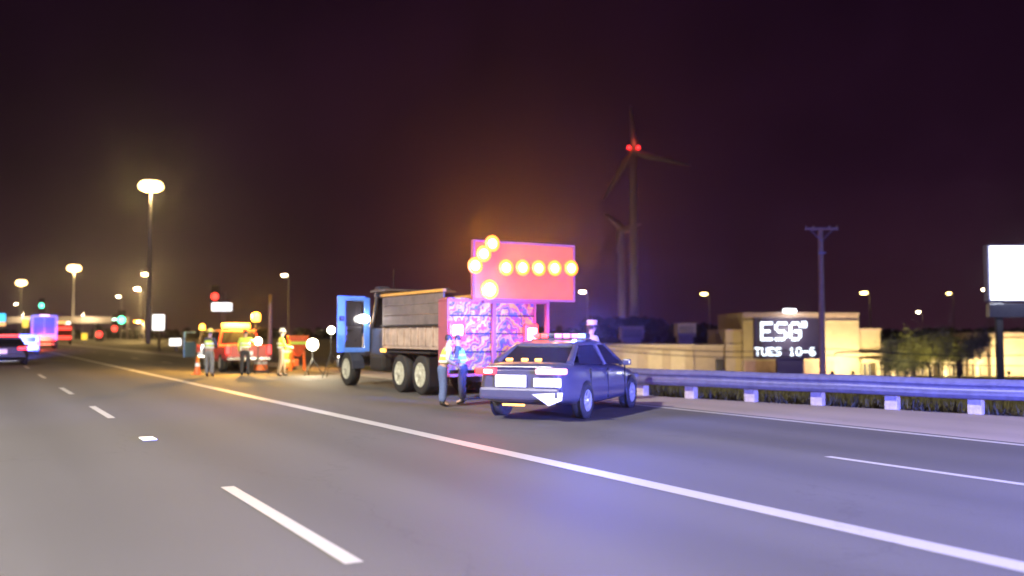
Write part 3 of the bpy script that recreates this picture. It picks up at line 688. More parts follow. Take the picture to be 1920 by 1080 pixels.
person('officer in a brimmed hat standing beyond the police car bonnet', op, rad(-60), M['officershirt'], M['darktrouser'], M['hatpale'], None, la=((-.30, .10, 1.20), (-.16, .34, 1.22)), hatkind='brim', scale=1.06)

# ------------------------------------------------------------------ work vehicles on the ramp
def pickup(label, loc, rz, paint, lights=True, suv=False):
    o = thing('suv' if suv else 'pickup_truck', label, 'SUV' if suv else 'pickup truck', loc, rz)
    h = .97
    st = [(-2.75, h * .9, .55, 1.10, .0), (-2.7, h * .97, .48, 1.15, .0), (-1.0, h, .42, 1.15, .0), (.6, h, .40, 1.12, .0), (1.2, h, .40, 1.15, .03), (2.5, h * .95, .45, 1.05, .04), (2.75, h * .85, .5, .95, .02)]
    MB().loft(body_rings(st), smooth=False).build('body', paint, o)
    y0 = -2.55 if suv else -.9
    cb = MB().loft([[(-h * .92, y0, 1.14), (h * .92, y0, 1.14), (h * .78, y0 + .18, 1.78), (-h * .78, y0 + .18, 1.78)], [(-h * .92, 1.25, 1.14), (h * .92, 1.25, 1.14), (h * .76, .55, 1.82), (-h * .76, .55, 1.82)]])
    cb.build('cabin', paint, o)
    MB().prism([(-h * .78, y0 - .0, 1.22), (h * .78, y0 - .0, 1.22), (h * .68, y0 + .145, 1.72), (-h * .68, y0 + .145, 1.72)], (0, -.015, 0)).build('rear_window', M['glass'], o)
    for sx in (-1, 1):
        MB().prism([(sx * h * .925, y0 + .25, 1.20), (sx * h * .925, 1.05, 1.20), (sx * h * .80, .55, 1.72), (sx * h * .80, y0 + .3, 1.72)], (sx * .012, 0, 0)).build('side_window', M['glass'], o)
        for y in (-1.75, 1.75): wheel(o, sx * .86, y, .39, .26, sx, M['rim'])
        MB().box((sx * .86, -2.77, .95), (.17, .06, .36), bev=.03).build('tail_light', M['redhot'] if lights else M['redpaint'], o)
        MB().box((sx * 1.06, .85, 1.2), (.18, .1, .2), bev=.03).build('mirror', M['dark'], o)
    MB().box((0, -2.86, .58), (1.8, .16, .16), bev=.03).build('bumper', M['chrome'], o)
    MB().box((0, -2.80, .80), (.34, .02, .17)).build('number_plate', M['white'], o)
    return o
g0 = G(440, 694)
pk = pickup('pickup truck with a full-width amber lightbar behind the workers', g0, rad(28), M['redpaint'])
lbk = MB().box((0, -.1, 1.98), (1.22, .3, .22), bev=.06).build('lightbar', M['beacon'], pk)
MB().box((0, -.1, 1.85), (1.3, .32, .04)).build('lightbar_base', M['dark'], pk)
for x in (-.35, .35): MB().tube([(x, -.2, 1.2), (x, -1.0, 1.75)], .03, 6).build('rack_post', M['chrome'], pk)
lamp('lightbar_amber', 'POINT', 3600, (1.0, .48, .06), (0, -.9, 2.5), pk, .12)
MB().box((-.2, -2.82, 1.05), (.36, .04, .30), bev=.02).build('reflective_panel', M['white'], pk)
sv = pickup('dark SUV with open driver door and an amber roof beacon left of the pickup', G(406, 688), rad(18.5), M['darkpaint'], False, True)
MB().lathe([(.13, 0), (.14, .05), (.12, .22), (.07, .27), (.001, .28)], (-.70, -1.2, 1.82), 'Z', 14).build('beacon', M['beacon'], sv)
lamp('beacon_light', 'POINT', 500, (1.0, .48, .06), (-1.3, -2.2, 2.6), sv, .1)
d_ = MB(); d_.box((-.5, 0, .85), (1.0, .08, .75), bev=.03); d_.box((-.95, 0, 1.45), (.07, .06, .5)); d_.box((-.5, 0, 1.70), (.95, .06, .06)); d_.build('open_door', M['doorbluelit'], sv, (-1.0, .9, 0), rad(58))  # dark SUV's door; its blue is police light put into the colour
# amber beacon on a pole at the tail of the pickup
org = Matrix.Translation(pk.location) @ Matrix.Rotation(rad(28), 4, 'Z')
bq = org.inverted() @ P(480, 603, pk.location.y - 1.0)
MB().tube([(bq.x, bq.y, .9), (bq.x, bq.y, bq.z)], .03, 6).build('beacon_post', M['dark'], pk)
MB().lathe([(.15, 0), (.19, .05), (.19, .30), (.11, .38), (.001, .40)], tuple(bq), 'Z', 14).build('beacon', M['beacon'], pk)
MB().box((bq.x - .12, bq.y + .15, .86), (.45, .5, .06), bev=.01).build('tail_step', M['dark'], pk)
lamp('beacon_light', 'POINT', 700, (1.0, .48, .06), (bq.x, bq.y - .4, bq.z + .7), pk, .12)
# orange equipment
hp = thing('spreader_hopper', 'orange funnel-shaped hopper on legs beside the rightmost worker', 'hopper', G(558, 695), rad(20))
MB().loft([[(-.42, -.36, 1.50), (.42, -.36, 1.50), (.42, .36, 1.50), (-.42, .36, 1.50)], [(-.36, -.32, 1.12), (.36, -.32, 1.12), (.36, .32, 1.12), (-.36, .32, 1.12)], [(-.10, -.10, .62), (.10, -.10, .62), (.10, .10, .62), (-.10, .10, .62)]]).build('bin', M['orangered'], hp)
MB().box((0, -.37, 1.22), (.80, .03, .13), bev=.01).build('reflective_strip', M['vest'], hp)
MB().box((0, 0, 1.52), (.9, .78, .05), bev=.015).build('rim', M['orange'], hp)
for sx in (-1, 1):
    for sy in (-1, 1): MB().tube([(sx * .26, sy * .22, .85), (sx * .30, sy * .26, .0)], .035, 6).build('leg', M['orange'], hp)
MB().box((-.06, -.02, .36), (.2, .22, .3), bev=.03).build('motor', M['orange'], hp)
def drum(label, loc):
    o = thing('traffic_drum', label, 'traffic drum', loc, 0, 'orange traffic drums on the ramp')
    MB().lathe([(.29, .06), (.28, .28), (.265, .29), (.26, .50), (.25, .51), (.245, .72), (.235, .73), (.23, .95), (.12, .98), (.001, .98)], (0, 0, 0), 'Z', 18).build('barrel', M['orange'], o)
    for z, r in ((.38, .268), (.82, .244)): MB().lathe([(r, z - .06), (r, z + .06)], (0, 0, 0), 'Z', 18).build('reflective_band', M['white'], o)
    MB().lathe([(.36, 0), (.36, .05), (.28, .07)], (0, 0, 0), 'Z', 18).build('base', M['rubber'], o)
    return o
drum('orange traffic drum right behind the worker in dark trousers', G(489, 697))
drum('orange traffic drum between the rightmost worker and the hopper', G(541, 692))
cn = thing('traffic_cone', 'small orange cone left of the worker in grey trousers', 'traffic cone', G(370, 702), 0)
MB().lathe([(.14, .03), (.03, .70), (.001, .70)], (0, 0, 0), 'Z', 14).build('cone', M['orange'], cn); MB().box((0, 0, .015), (.36, .36, .03)).build('base', M['orange'], cn)
MB().lathe([(.098, .32), (.074, .46)], (0, 0, 0), 'Z', 14).build('reflective_band', M['white'], cn)
# flood lamps / headlights around the work site
def floodlight(label, px, py, Y, r, m, power):
    p = P(px, py, Y); b = Vector((p.x, p.y, 0))
    o = thing('work_light', label, 'work light', b, 0, 'bright work lights on stands')
    h = p.z
    for q in range(3):
        a = 2.1 * q; MB().tube([(0, 0, h * .55), (math.cos(a) * .45, math.sin(a) * .45, .02)], .018, 5).build('leg', M['dark'], o)
    MB().tube([(0, 0, h * .4), (0, 0, h)], .022, 6).build('pole', M['dark'], o)
    MB().lathe([(r * .3, .20), (r * .75, .12), (r, 0), (r * .95, -.03), (.001, -.05)], (0, 0, h), 'Y', 18).build('lamp_head', m, o)
    lamp('work_lamp', 'POINT', power, (1.0, .86, .58), (0, -.35, h), o, .1)
floodlight('round bright work light left of the truck door, nearest the ground', 586, 646, 36, .22, M['headlamp'], 420)
floodlight('bright work light just left of the blue-lit truck door', 621, 619, 34, .13, M['headlamp'], 150)
floodlight('white work light held between the yellow vest worker and the wooden pole', 484, 640, 37.2, .15, M['whitelamp'], 25)
tp = P(507, 552, 60); t0 = Vector((tp.x, tp.y, 0))
o = MB().tube([(0, 0, 0), (0, 0, tp.z)], [.16, .11], 8).build('wooden_post', M['wood'], None, t0); tag(o, 'slim bare wooden pole behind the road workers', 'pole')

# ------------------------------------------------------------------ traffic ahead on the left
tl = G(82, 655)
trl = thing('semi_trailer', 'semi trailer seen from behind with blue double doors and pale frame', 'trailer', tl, rad(28))
MB().box((0, 6.5, 2.35), (2.5, 13.0, 2.6)).build('body', M['trailerwhite'], trl)
f = MB()
for x in (-1.18, 1.18): f.box((x, -.06, 2.35), (.22, .12, 2.7))
f.box((0, -.06, 3.62), (2.2, .12, .22)); f.box((0, -.06, 1.06), (2.2, .12, .16)); f.build('rear_frame', M['trailerwhite'], trl)
for x in (-.535, .535): 
    d = MB().box((x, -.05, 2.33), (1.02, .06, 2.36), bev=.01).build('door', M['trailerblue'], trl)
    MB().tube([(x * .5, -.11, 1.2), (x * .5, -.11, 3.45)], .02, 6).build('lock_rod', M['chrome'], d)
    MB().box((x, -.09, 1.42), (.98, .02, .36)).build('reflective_tape', M['white'], d)
for x in (-.95, .95):
    MB().box((x, -.14, .98), (.30, .06, .14)).build('tail_light', M['redhot'], trl)
    for y in (1.2, 2.5): wheel(trl, x * 1.15, y, .5, .5, 1 if x > 0 else -1, M['hub'])
MB().box((0, -.10, 3.70), (.9, .06, .09)).build('marker_light', M['pinkhot'], trl)
MB().box((0, -.05, .55), (2.2, .1, .1)).build('underride_bar', M['white'], trl)
lamp('trailer_tail_glow', 'POINT', 500, (1, .1, .06), (0, -1.0, .9), trl, .2)
pv = thing('police_car', 'low dark patrol car with red tail lamps and white flashing bar at the far left', 'police car', G(12, 683), rad(30))
sedan(pv, M['blackpaint'])
for sx in (-1, 1): MB().box((sx * .66, A + .03, .88), (.46, .14, .16), bev=.03).build('tail_light', M['redhot'], pv)
MB().box((0, -.3, 1.53), (1.15, .3, .13), bev=.03).build('lightbar', M['red'], pv)
MB().box((-.30, -2.56, .72), (.5, .04, .24), bev=.01).build('number_plate', M['white'], pv)
MB().box((-.62, -2.56, .55), (.4, .06, .2), bev=.03).build('flash_lamp', M['signwhite'], pv)
lamp('patrol_white', 'SPOT', 22000, (.9, .9, 1.0), (.6, 2.7, .75), pv, .1, aim((-.10, 1, .0)), rad(30), .8)
lamp('patrol_blue', 'SPOT', 260000, (.05, .10, 1.0), (.2, .6, 1.75), pv, .1, aim((-.10, 1, .05)), rad(40), .8)
lamp('patrol_tail_glow', 'POINT', 6, (1, .1, .05), (0, -3.2, .9), pv, .2)
wc = thing('van', 'white van right behind the semi trailer catching bright light', 'van', G(46, 664), rad(29))
MB().loft(body_rings([(-2.4, .92, .35, 1.5, .0), (-2.3, .98, .3, 1.6, .02), (.9, .98, .3, 1.6, .02), (1.6, .96, .35, 1.1, .03), (2.4, .85, .4, .9, .0)])).build('body', M['whitepaint'], wc)
MB().box((0, -2.42, 1.2), (1.4, .03, .42), bev=.01).build('rear_window', M['glass'], wc)
for sx in (-1, 1):
    MB().box((sx * .82, -2.42, .9), (.14, .06, .3), bev=.02).build('tail_light', M['redhot'], wc)
    for y in (-1.5, 1.5): wheel(wc, sx * .86, y, .34, .24, sx, M['rim'])
rt_ = thing('box_truck', 'red lit box truck right of the semi trailer far ahead', 'box truck', G(119, 646), rad(30))
MB().box((0, 2.5, 2.0), (2.5, 5.0, 2.6)).build('cargo_box', M['redpaint'], rt_)
for z in (2.65, 1.15): MB().box((0, -.05, z), (2.2, .08, .5), bev=.03).build('light_strip', M['red'], rt_)
MB().box((-.3, -.1, 3.6), (1.4, .1, .45), bev=.05).build('sign_lamp', M['orangepanel'], rt_)
for sx in (-1, 1): wheel(rt_, sx * 1.05, 1.2, .45, .3, sx, M['rim'])

# ------------------------------------------------------------------ overpass at the end of the road
ov = thing('overpass', 'long concrete overpass crossing the highway at the far left', 'bridge', (0, 0, 0))
a_, b_ = P(-160, 601, 330), P(232, 603, 330)
dd = (b_ - a_).normalized(); zc = a_.z
ang = math.atan2(dd.y, dd.x)
mid = (a_ + b_) / 2; Lg = (b_ - a_).length
MB().box((0, 0, 0), (Lg, 9, 1.3), bev=.05).build('deck', M['concrete'], ov, (mid.x, mid.y, zc - .3), ang)
for k in range(2): MB().box((0, (-1) ** k * 4.4, .9), (Lg, .25, .9)).build('barrier', M['concrete'], ov, (mid.x, mid.y, zc - .1), ang)
for k in range(4):
    q = a_.lerp(b_, .12 + .25 * k); MB().lathe([(.6, 0), (.6, zc - .9)], (0, 0, 0), 'Z', 14).build('pier', M['concrete'], ov, (q.x, q.y, 0))
for k in range(3):
    q = a_.lerp(b_, .3 + .28 * k); lamp('deck_light', 'POINT', 7000, (1.0, .72, .42), (q.x, q.y - 9, zc + 2.2), None, .3)
    tag(MB().tube([(q.x, q.y - 9, 0), (q.x, q.y - 9, zc + 2.6), (q.x, q.y - 8.4, zc + 2.7)], .07, 6).build('lamp_post', M['steel']), ['short lamp post before the left end of the overpass', 'short lamp post before the middle of the overpass', 'short lamp post before the right end of the overpass'][k], 'lamp post')

# ------------------------------------------------------------------ lamps on masts
def mast(label, px, py, Y, heads, ring, m, power, col, r0=.35, zb=0.0, group='tall highway lamp masts', sz=.35):
    p = P(px, py, Y); o = thing('high_mast_lamp', label, 'lamp mast', (p.x, p.y, zb), 0, group); h = p.z - zb
    MB().tube([(0, 0, 0), (0, 0, h * .5), (0, 0, h)], [r0, r0 * .75, r0 * .5], 10).build('pole', M['steel'], o)
    MB().lathe([(ring - .05, h - .05), (ring + .05, h - .05), (ring + .05, h + .05), (ring - .05, h + .05), (ring - .05, h - .05)], (0, 0, 0), 'Z', 20).build('ring', M['steel'], o)
    for k in range(heads):
        a = 2 * math.pi * k / heads + .3
        MB().lathe([(.001, sz * 1.15), (sz * .45, sz * 1.0), (sz * .85, sz * .55), (sz, sz * .1), (sz * .85, -sz * .35), (sz * .4, -sz * .62), (.001, -sz * .7)], (ring * math.cos(a), ring * math.sin(a), h), 'Z', 12).build('lamp_head', m, o)
    lamp('mast_light', 'POINT', power, col, (0, 0, h - 1.0), o, .6)
    return o
SOD = (1.0, .66, .26)
mast('tallest lamp mast, brightest, above the square white sign', 283, 351, 161, 8, 1.15, M['sodium'], 42000, SOD, .42, sz=.95)
mast('second tallest lamp mast above the far end of the road', 139, 504, 330, 6, 1.2, M['sodium'], 40000, SOD, .5, sz=1.15)
mast('lamp mast with yellow glow left of the second tallest', 40, 531, 430, 6, 1.2, M['sodium'], 40000, SOD, .5, sz=1.2)
# the same row goes on beside and behind the camera
mast('lamp mast standing outside the picture to the left of the road', -1500, -1200, 14, 8, 1.35, M['sodium'], 1000, SOD) if False else None
m1 = RW(-22, 8); 
def near_mast(label, base, h, power, col):
    o = thing('high_mast_lamp', label, 'lamp mast', base, 0, 'tall highway lamp masts')
    MB().tube([(0, 0, 0), (0, 0, h)], [.35, .18], 10).build('pole', M['steel'], o)
    for k in range(8):
        a = math.pi / 4 * k
        MB().lathe([(.15, .28), (.36, 0), (.3, -.18), (.001, -.25)], (1.3 * math.cos(a), 1.3 * math.sin(a), h), 'Z', 12).build('lamp_head', M['sodium'], o)
    lamp('mast_light', 'SPOT', power, col, (0, 0, h - .8), o, .6, aim((0, 0.001, -1)), rad(150), .6)
near_mast('lamp mast beside the left edge of the road, out of the picture', RW(-21, 10), 26, 225000, (1.0, .93, .78))
near_mast('lamp mast on the right verge behind the viewer', RW(26, -22), 26, 62000, (1.0, .78, .86))
def street_lamp(label, px, py, Y, m, zb=-2.8, power=0, arm=1.2, head=.45, group='distant street lamps'):
    p = P(px, py, Y); o = thing('street_lamp', label, 'street lamp', (p.x, p.y, zb), 0, group); h = p.z - zb
    MB().tube([(arm, 0, 0), (arm, 0, h * .9), (arm * .7, 0, h + .15), (0, 0, h + .2)], [.16, .11, .08, .06], 7).build('pole', M['steel'], o)
    MB().lathe([(head * .35, .16), (head, .06), (head * .95, -.10), (head * .4, -.28), (.001, -.32)], (0, 0, h), 'Z', 12).build('lamp_head', m, o)
    if power: lamp('street_light', 'POINT', power, SOD, (0, 0, h - .8), o, .3)
    return o
street_lamp('pale lamp at the upper right of the row near the tall mast', 272, 514, 260, M['warmlamp'], 0, 30000, head=.9)
street_lamp('pale lamp just below and left of the row top near the tall mast', 257, 541, 300, M['warmlamp'], 0, 30000, head=.95)
street_lamp('small pale lamp left of the row near the tall mast', 222, 556, 330, M['warmlamp'], 0, 0, head=.7)
street_lamp('small dim lamp low at the far left above the traffic', 30, 570, 380, M['warmlamp'], 0, 0, head=.6)
street_lamp('lone lamp high above the wooden pole and road workers', 533, 516, 240, M['warmlamp'], 0, 0, head=.75)
street_lamp('lamp right of the arrow board on the truck', 1092, 547, 220, M['warmlamp'], -2.8, 0, head=.75)
street_lamp('yellow lamp above the low wing of the tan building', 1320, 551, 210, M['yellowlamp'], -2.8, 0, head=.8)
street_lamp('yellow lamp right of the utility pole', 1620, 549, 200, M['yellowlamp'], -2.8, 0, head=.8)
street_lamp('small yellow lamp between the trees and the white sign', 1779, 550, 260, M['yellowlamp'], -2.8, 0, head=.6)
street_lamp('faint lamp low above the tree in front of the building', 1722, 585, 300, M['warmlamp'], -2.8, 0, head=.55)
street_lamp('tiny pink-white lamp left of the glowing white sign', 1845, 543, 300, M['warmlamp'], -2.8, 0, head=.6)
street_lamp('tiny orange lamp at the lower left corner of the white sign', 1851, 561, 280, M['yellowlamp'], -2.8, 0, head=.65)
street_lamp('orange lamp glowing beside the square white sign', 259, 602, 200, M['beacon'], 0, 9000, head=1.0)
# signals and small far signs
def signal(label, px, py, Y, m, r=.5):
    p = P(px, py, Y); o = thing('traffic_signal', label, 'traffic light', (p.x, p.y, 0), 0, 'far traffic lights')
    MB().tube([(1.6, .2, 0), (1.6, .2, p.z + .8), (0, .2, p.z + .9)], .12, 7).build('pole', M['steel'], o)
    MB().box((0, .15, p.z + .3), (r * 2.2, .3, r * 5), bev=.05).build('housing', M['dark'], o)
    MB().lathe([(r, -.05), (r * .9, -.12), (.001, -.16)], (0, 0, p.z), 'Y', 14).build('lens', m, o)
signal('green traffic light above the semi trailer', 78, 573, 300, M['greenlamp'], .75)
signal('green traffic light left of the orange street lamp', 228, 600, 260, M['greenlamp'], 1.0)
signal('green-white traffic light left of its twin by the orange lamp', 215, 602, 262, glow('pale_green_signal', (.6, 1.0, .8), 6), .75)
signal('red traffic light under the green ones by the orange lamp', 215, 616, 255, M['red'], .8)
signal('red light over the oblong white sign above the workers', 403, 556, 150, M['red'], .62)
signal('red light low on the road left of the green ones', 186, 627, 250, M['red'], .9)
def glowsign(name, label, px0, py0, px1, py1, Y, m, zb=0, frame='dark', post=.12, posts=(0,)):
    a, b = P(px0, py1, Y), P(px1, py0, Y); c = (a + b) / 2; w, h = b.x - a.x, b.z - a.z
    o = thing(name, label, 'sign', (c.x, c.y, zb))
    for x in posts: MB().tube([(x * w, .22, 0), (x * w, .22, c.z - zb)], post, 8).build('post', M['steel'], o)
    MB().box((0, .06, c.z - zb), (w + .12, .20, h + .12), bev=.04).build('cabinet', M[frame], o)
    MB().box((0, -.055, c.z - zb), (w, .04, h), bev=.018).build('sign_face', m, o)
    return o
glowsign('road_sign', 'square white reflective sign with added glow on a post at the foot of the tallest lamp mast', 286, 590, 309, 619, 87, M['signwarm'])  # reflective sign; returned headlight is put in as emission
glowsign('low_sign', 'small oblong white lit sign low above the verge', 318, 635, 340, 648, 90, M['signwarm'])
glowsign('oblong_sign', 'oblong white lit sign on a post above the workers', 397, 568, 435, 583, 120, M['signwarm'])
glowsign('cyan_sign', 'cyan lit sign over an orange strip at the left picture edge', -30, 588, 11, 603, 150, M['cyanpanel'])
glowsign('orange_sign', 'orange lit strip under the cyan sign at the left picture edge', -30, 604, 11, 611, 150, M['orangepanel'])
glowsign('yellow_sign', 'yellow warning sign left of the semi trailer', 42, 600, 54, 614, 200, glow('yellow_sign_face', (1.0, .68, .10), 1.5))
glowsign('yellow_diamond', 'yellow sign low on the verge right of the red lit truck', 153, 625, 164, 637, 180, glow('yellow_sign_face_low', (1.0, .72, .06), 1.2))
glowsign('white_lamp_sign', 'small white lit panel right of the red lit truck roof', 122, 603, 132, 615, 190, M['signwarm'])

# ------------------------------------------------------------------ wind turbines
def turbine(label, px, hub_py, Y, r0, r1, blades, red, power):
    p = P(px, hub_py, Y); o = thing('wind_turbine', label, 'wind turbine', (p.x, p.y, -3), 0, 'wind turbines behind the tan building'); h = p.z + 3
    MB().tube([(0, 0, 0), (0, 0, h * .5), (0, 0, h)], [r0, (r0 + r1) / 2, r1], 16).build('tower', M['turbine'], o)
    MB().box((0, 1.5, h + r1 * .6), (r1 * 2.2, r1 * 5, r1 * 2), bev=r1 * .4).build('nacelle', M['turbine'], o)
    MB().lathe([(.001, -r1 * 3.2), (r1 * .7, -r1 * 2.7), (r1 * .95, -r1 * 1.6)], (0, 0, h + r1 * .6), 'Y', 14).build('hub', M['turbine'], o)
    for a, l in blades:
        d = Vector((math.sin(a), 0, math.cos(a))); s_ = Vector((math.cos(a), 0, -math.sin(a)))
        c = Vector((0, -r1 * 2.2, h + r1 * .6)); R_ = []
        for k, (f, w) in enumerate(((.02, .5), (.10, .9), (.22, 1.25), (.5, .85), (.8, .5), (1.0, .12))):
            q = c + d * l * f; w *= r1 * 1.15
            R_.append([q - s_ * w * .5, q + Vector((0, -.12 * w, 0)), q + s_ * w, q + Vector((0, .2 * w, 0))])
        MB().loft(R_, smooth=True).build('blade', M['turbine'], o)
    if red:
        for x in (-r1 * 1.4, r1 * 1.5):
            q = MB().lathe([(r1 * .55, 0), (r1 * .6, r1 * .5), (r1 * .35, r1 * .95), (.001, r1)], (x, -r1, h + r1 * 1.7), 'Z', 12).build('warning_light', M['redhot'], o)
        MB().tube([(r1 * .6, 0, h + r1), (r1 * .6, 0, h + r1 * 6)], .15, 5).build('lightning_rod', M['turbine'], o)
        lamp('warning_glow', 'POINT', 350, (1, .1, .05), (0, -r1 * 4, h + r1 * 3), o, .5)
    if power:
        lamp('base_flood', 'SPOT', power, (1.0, .78, .70), (-3, -26, 3.5), o, .4, aim((3, 26, h * .55)), rad(75), .9)
    return o
turbine('taller wind turbine with two red warning lights on its nacelle', 1187, 290, 400, 2.0, 1.35, ((rad(104), 25), (rad(212), 25), (rad(-4), 20)), True, 9000)
turbine('shorter wind turbine close left of the taller one', 1165, 436, 430, 2.0, 1.5, ((rad(-48), 11), (rad(72), 9), (rad(192), 11)), False, 8000)

# ------------------------------------------------------------------ tan building with stepped parapet
BY = 100.0; BZ = -2.78
bld = thing('building', 'long tan stucco building with stepped parapet lit yellow behind the guardrail', 'building', (0, BY, 0))
def bx_(x0, x1, y0, y1, name, m, y=0.0, d=6.0, parent=None, bev=.0):
    a, b = P(x0, y1, BY), P(x1, y0, BY); z0 = a.z if y1 else BZ
    return MB().box(((a.x + b.x) / 2, y + d / 2, (z0 + b.z) / 2), (b.x - a.x, d, b.z - z0), bev=bev).build(name, m, parent or bld)
def block(x0, x1, ytop, y, d, mm='stucco', cop=True, cm='coping'):
    w = bx_(x0, x1, ytop, 712, 'wall', M[mm], y, d)
    if cop:
        bx_(x0 - 1.5, x1 + 1.5, ytop - 1.5, ytop + 2.5, 'coping', M[cm], y - .18, d + .3, w, .04)
    return w
block(1100, 1300, 647, .0, 12, cm='stuccopale')
block(1300.5, 1362, 648, .55, 12, cm='stuccopale')
block(1359, 1392, 619, -.5, 9)
wmain = block(1389, 1602, 588, -1.2, 12)
bx_(1391, 1600, 591, 601, 'parapet_band', M['coping'], -1.27, .06, wmain)
bx_(1390, 1601, 601, 604, 'ledge', M['stuccopale'], -1.45, .3, wmain, .03)
bx_(1360, 1415, 645, 648.5, 'ledge', M['stuccopale'], -.75, .24, wmain, .03)
block(1600, 1646, 617, -.6, 9)
block(1640, 1694, 650, .1, 9)
w2 = block(1690, 1822, 676, .8, 9)
block(1818, 1858, 652, .2, 9)
block(1854, 2040, 625, -.6, 10)
bx_(1558, 1700, 662, 666, 'ledge', M['stuccopale'], -1.55, .7, wmain, .03)
bx_(1856, 2040, 634, 637, 'ledge', M['stuccopale'], -.78, .17, None, .02)
# lower brick plinths, door, windows
bx_(1391, 1556, 676, 712, 'plinth', M['brick'], -1.30, .1, wmain)
bx_(1344, 1360, 673, 712, 'door', M['windark'], .46, .12)
def window(x0, x1, y0, y1, y, panes=2):
    w = bx_(x0, x1, y0, y1, 'window', M['windark'], y, .1)
    for k in range(panes + 1):
        x = x0 + (x1 - x0) * k / panes; bx_(x - .8, x + .8, y0, y1, 'frame', M['stuccopale'], y - .05, .05, w)
    bx_(x0 - 1, x1 + 1, y0 - 2, y0, 'lintel', M['stuccopale'], y - .09, .1, w)
for x0 in (1613, 1642, 1670): window(x0, x0 + 17, 681, 704, -.66 if x0 < 1646 else .05, 2)
for x0 in (1700, 1731, 1762, 1790): window(x0, x0 + 24, 682, 704, .74, 3)
window(1822, 1841, 686, 705, .12, 2)
for x0 in (1633, 1660, 1688, 1727, 1757, 1815): bx_(x0, x0 + 8, 678, 712, 'column', M['stuccopale'], -1.5, .5, None, .05)
bx_(1606, 1830, 672, 678.5, 'canopy', M['stuccopale'], -1.7, 2.3, None, .04)
for x0, x1, y0, y1 in ((1172, 1216, 613, 637), (1281, 1317, 607, 632)):
    h_ = bx_(x0, x1, y0, y1, 'rooftop_unit', M['hvac'], 3.5, 2.2, None, .06)
    bx_(x0 - 1, x1 + 1, y0 - 2, y0, 'unit_cap', M['hvac'], 3.4, 2.4, h_, .03)
    for k in range(4): bx_(x0 + 4, x1 - 4, y0 + 5 + k * 4, y0 + 6.5 + k * 4, 'vent', M['chassis'], 3.44, .07, h_)
    bx_(x0 + 4, x1 - 4, y1, 648, 'unit_stand', M['hvac'], 3.9, 1.4, h_)
for x0 in (1168, 1215, 1258): bx_(x0, x0 + 26, 656, 704, 'wall_panel', M['stuccopale'], -.09, .1)
q = bx_(1464, 1486, 580, 586, 'roof_lamp', M['signwhite'], -1.3, .5, None, .05)
lamp('roof_light', 'POINT', 250, (.85, .9, 1.0), P(1475, 583, BY) + Vector((0, -BY - 2.2 + BY, .3)), None, .1)
# ground floods washing the facade
for k, (px, pw, dy) in enumerate(((1180, 800, 5), (1270, 900, 5), (1385, 1200, 7), (1560, 2600, 6), (1598, 2200, 5), (1700, 2600, 6), (1800, 2400, 5), (1890, 3200, 5), (1960, 2600, 5))):
    b = P(px, 640, BY - dy); b.z = ground_z(b.dot(RR), b.dot(RD))
    o = thing('ground_flood', 'small yellow floodlight on the lawn before ' + ['the left end of the low wing', 'the right end of the low wing', 'the step beside the tall front', 'the right half of the tall front', 'the stepped end of the tall front', 'the row of windows', 'the wall behind the trees', 'the right wing by the white sign', 'the right wing beyond the white sign'][k], 'floodlight', b, 0, 'floodlights on the lawn before the building')
    MB().box((0, .02, .52), (.35, .16, .34), Matrix.Rotation(-.6, 3, 'X'), bev=.03).build('housing', M['dark'], o)
    MB().tube([(0, 0, 0), (0, 0, .3)], .04, 6).build('stake', M['dark'], o)
    lamp('flood_lamp', 'SPOT', pw * 1.25, (1.0, .80, .42), (0, .3, .5), o, .1, aim((0, 1, .55)), rad(125), .9)
for nm, (px, Yf, pw) in zip(('middle tree', 'widest tree, added to lighten it,', 'leftmost tree, added to lighten it,'), ((1742, 75, 1700), (1800, 78, 900), (1690, 77, 900))):  # the outer two spots are added to lighten dark crowns
    b = P(px, 640, Yf); b.z = ground_z(b.dot(RR), b.dot(RD))
    o = thing('tree_uplight', 'small ground spotlight under the ' + nm + ' before the building', 'floodlight', b, 0, 'ground spotlights under the trees')
    MB().box((0, -.05, .12), (.3, .2, .22), bev=.03).build('housing', M['dark'], o); MB().tube([(0, 0, 0), (0, 0, .12)], .05, 6).build('stake', M['dark'], o)
    lamp('uplight', 'SPOT', pw, (1.0, .82, .25), (0, .1, .35), o, .08, aim((0, 1, .75)), rad(80), .9)
# led sign before the building
SY = 84.0
ls = thing('led_sign', 'dark pylon sign with bright white LED text before the tan building', 'sign', (P(1476, 600, SY).x, SY, -2.75))
def sx_(x0, x1, y0, y1, name, m, y, d, parent=None, bev=0):
    a, b = P(x0, y1, SY), P(x1, y0, SY); ox = ls.location.x
    return MB().box(((a.x + b.x) / 2 - ox, y + d / 2, (a.z + b.z) / 2 + 2.75), (b.x - a.x, d, b.z - a.z), bev=bev).build(name, m, parent or ls)
cabn = sx_(1416, 1536, 597, 673, 'cabinet', M['signdark'], 0, .7, None, .05)
sx_(1458, 1508, 673, 714, 'pylon', M['signdark'], .1, .5, None, .03)
sx_(1414, 1538, 594.5, 597, 'cabinet_cap', M['coping'], -.05, .8, None, .02)
GL = {'E': '11111 10000 10000 11110 10000 10000 11111', 'S': '01111 10000 10000 01110 00001 00001 11110', 'G': '01110 10001 10000 10111 10001 10001 01110',
      'T': '11111 00100 00100 00100 00100 00100 00100', 'U': '10001 10001 10001 10001 10001 10001 01110', '1': '00100 01100 00100 00100 00100 00100 01110',
      '0': '01110 10001 10001 10001 10001 10001 01110', '-': '00000 00000 00000 11111 00000 00000 00000', '6': '01110 10000 10000 11110 10001 10001 01110', '*': '11000 11000 00000 00000 00000 00000 00000', ' ': ''}
